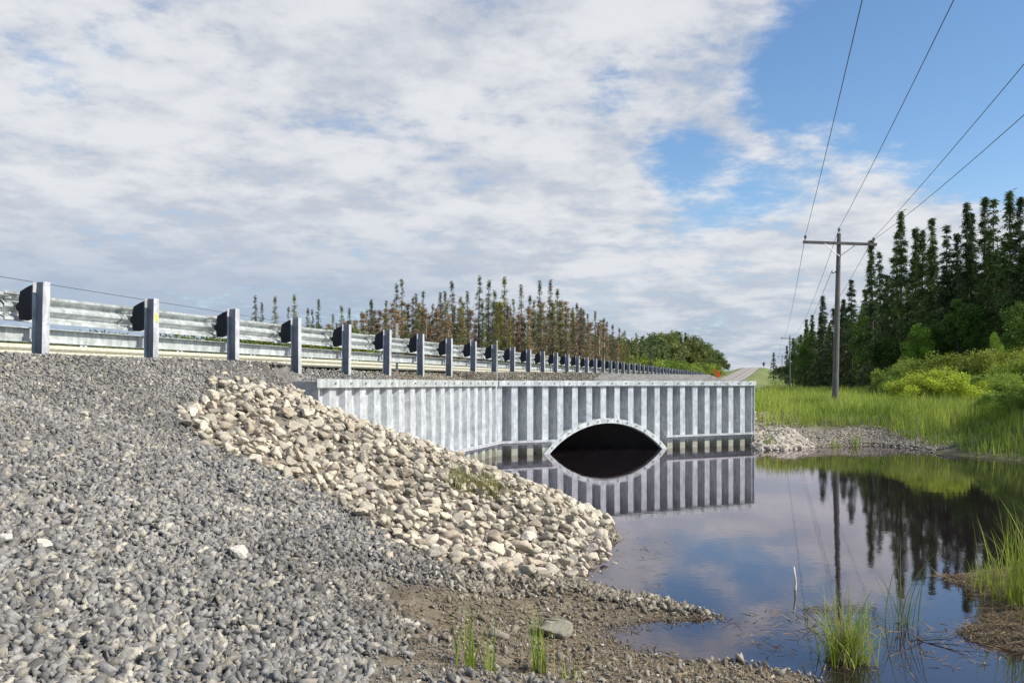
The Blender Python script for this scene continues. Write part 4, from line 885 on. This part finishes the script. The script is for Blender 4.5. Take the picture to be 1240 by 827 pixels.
# ================================================================== power line
def pole(name, x, y, hgt, arm, label, tilt=(0, 0), rz=None):
    g = gz(x, y); e = empty(name, (x, y, g)); tag(e, label, 'power pole', None); e.rotation_euler = (0, tilt[0], 0)
    m = MB(); m.tube([(0, 0, -.5), (0, 0, hgt * .5), (0, 0, hgt)], [.135, .11, .08], 12); m.build('shaft', M['pole'], e, smooth=False)
    A = Vector((N.x, N.y, 0)); A = Vector((1, -.05, -.018)).normalized(); za = hgt - .42; B = Vector((-A.y, A.x, 0)).normalized(); U_ = A.cross(B)
    m = MB(); m.box(Vector((0, 0, za)) - B * .13, (arm, .09, .115), (A, B, up)); m.build('crossarm', M['pole'], e, bevel=.006)
    for sg_ in (-1, 1):
        m = MB(); m.tube([A * sg_ * .42 * arm / 2 + Vector((0, 0, za - .05)) - B * .19, Vector((0, 0, za - .55)) - B * .14], .016, 6); m.build('brace', M['bolt'], e)
    tops = []
    for k, (s, zb) in enumerate(((-arm / 2 + .09, za + .05), (0, hgt), (arm / 2 - .13, za + .05))):
        p = A * s + Vector((0, 0, zb)) - (B * .13 if k != 1 else B * 0)
        m = MB(); m.tube([p, p + up * .12], .014, 6); m.tube([p + up * .10, p + up * .13, p + up * .16, p + up * .19, p + up * .22, p + up * .245], [.03, .062, .055, .06, .045, .02], 10)
        m.build('insulator', M['porc'], e, smooth=False); tops.append(e.matrix_basis @ (p + up * .23))
    m = MB(); m.tube([(-.08, 0, hgt * .78), (-.26, -.04, hgt * .775)], [.03, .045], 8); m.build('neutral_bracket', M['porc'], e); tops.append(e.matrix_basis @ Vector((-.26, -.04, hgt * .79)))
    return tops
X1 = atY(1011, 36); H1 = EYE + (HY - 283) * 36 / F - gz(X1, 36)
bpy.context.view_layer.update()
T1 = pole('power_pole', X1, 36, H1, 3.0, 'near tall wooden power pole with crossarm standing in the grass bank', (.024, 0))
X2 = atY(956.5, 146); H2 = EYE + (HY - 407) * 146 / F - gz(X2, 146)
T2 = pole('power_pole', X2, 146, H2, 3.0, 'middle distant power pole beside the road, left end of the right forest')
X3_ = atY(947, 256); H3 = EYE + (HY - 430) * 256 / F - gz(X3_, 256)
T3 = pole('power_pole', X3_, 256, H3, 3.0, 'farthest tiny power pole near the crest of the road')
# the span towards and past the camera ends on a pole behind it
dP = Vector((X2 - X1, 110, 0)); XB, YB = X1 - dP.x, 36 - 110
T0 = pole('power_pole', XB, YB, H1 + .2, 3.0, 'power pole of the same line standing behind the viewer')
def wire(a, b, sag, lb, rad=.010, n=48):
    m = MB(); a = Vector(a); b = Vector(b); pts = [a.lerp(b, t) - up * 4 * sag * t * (1 - t) for t in [k / n for k in range(n + 1)]]
    m.tube(pts, rad, 5); o = m.build('power_wire', M['wire'], smooth=True); tag(o, lb, 'wire', None)
nm = ('left', 'middle', 'right')
for k in range(3): wire(T1[k], T0[k], (1.5, 1.6, 1.7)[k], f'{nm[k]} overhead wire running from the near pole up out of the photo top', .008)
wire(T1[2] + Vector((.05, 0, -.05)), T0[2] + Vector((.6, 0, -1.0)), 2.4, 'lowest overhead wire leaving the right end of the near crossarm to the photo edge', .008)
for k in range(3): wire(T1[k], T2[k], 1.6, f'{nm[k]} thin wire from the near pole to the middle distant pole', .010)
wire(T1[3], T2[3], 1.4, 'neutral wire from the near pole shaft to the middle distant pole', .010)
for k in range(3): wire(T2[k], T3[k], 1.8, f'{nm[k]} faint wire between the two distant poles', .014)
# cable behind the road on the left
pa = Vector((atY(-420, 21), 21, EYE + (HY - 255) * 21 / F)); pb = Vector((atY(560, 92), 92, EYE + (HY - 412) * 92 / F))
def at3(x, y, Y): return Vector((atY(x, Y), Y, EYE + (HY - y) * Y / F))
q0, q1, = at3(0, 335, 36), at3(262, 377, 52); dd = (q1 - q0)
a = q0 - dd * 1.6; b = q1 + dd * 2.2
m = MB(); m.tube([a.lerp(b, t / 20) - up * 0 for t in range(21)], .014, 5); o = m.build('power_wire', M['wire']); tag(o, 'single dark cable sloping down behind the guardrail at upper left', 'wire')
for p_, lb in ((a, 'wooden pole holding the left cable outside the photo'), (b, 'wooden pole holding the left cable among the thin spruces')):
    g = gz(p_.x, p_.y); m = MB(); hh = max(p_.z - g, 2) + .1; m.tube([(0, 0, -.4), (0, 0, hh)], [.13, .09], 10); o = m.build('cable_pole', M['pole']); o.location = (p_.x, p_.y, g); tag(o, lb, 'pole')
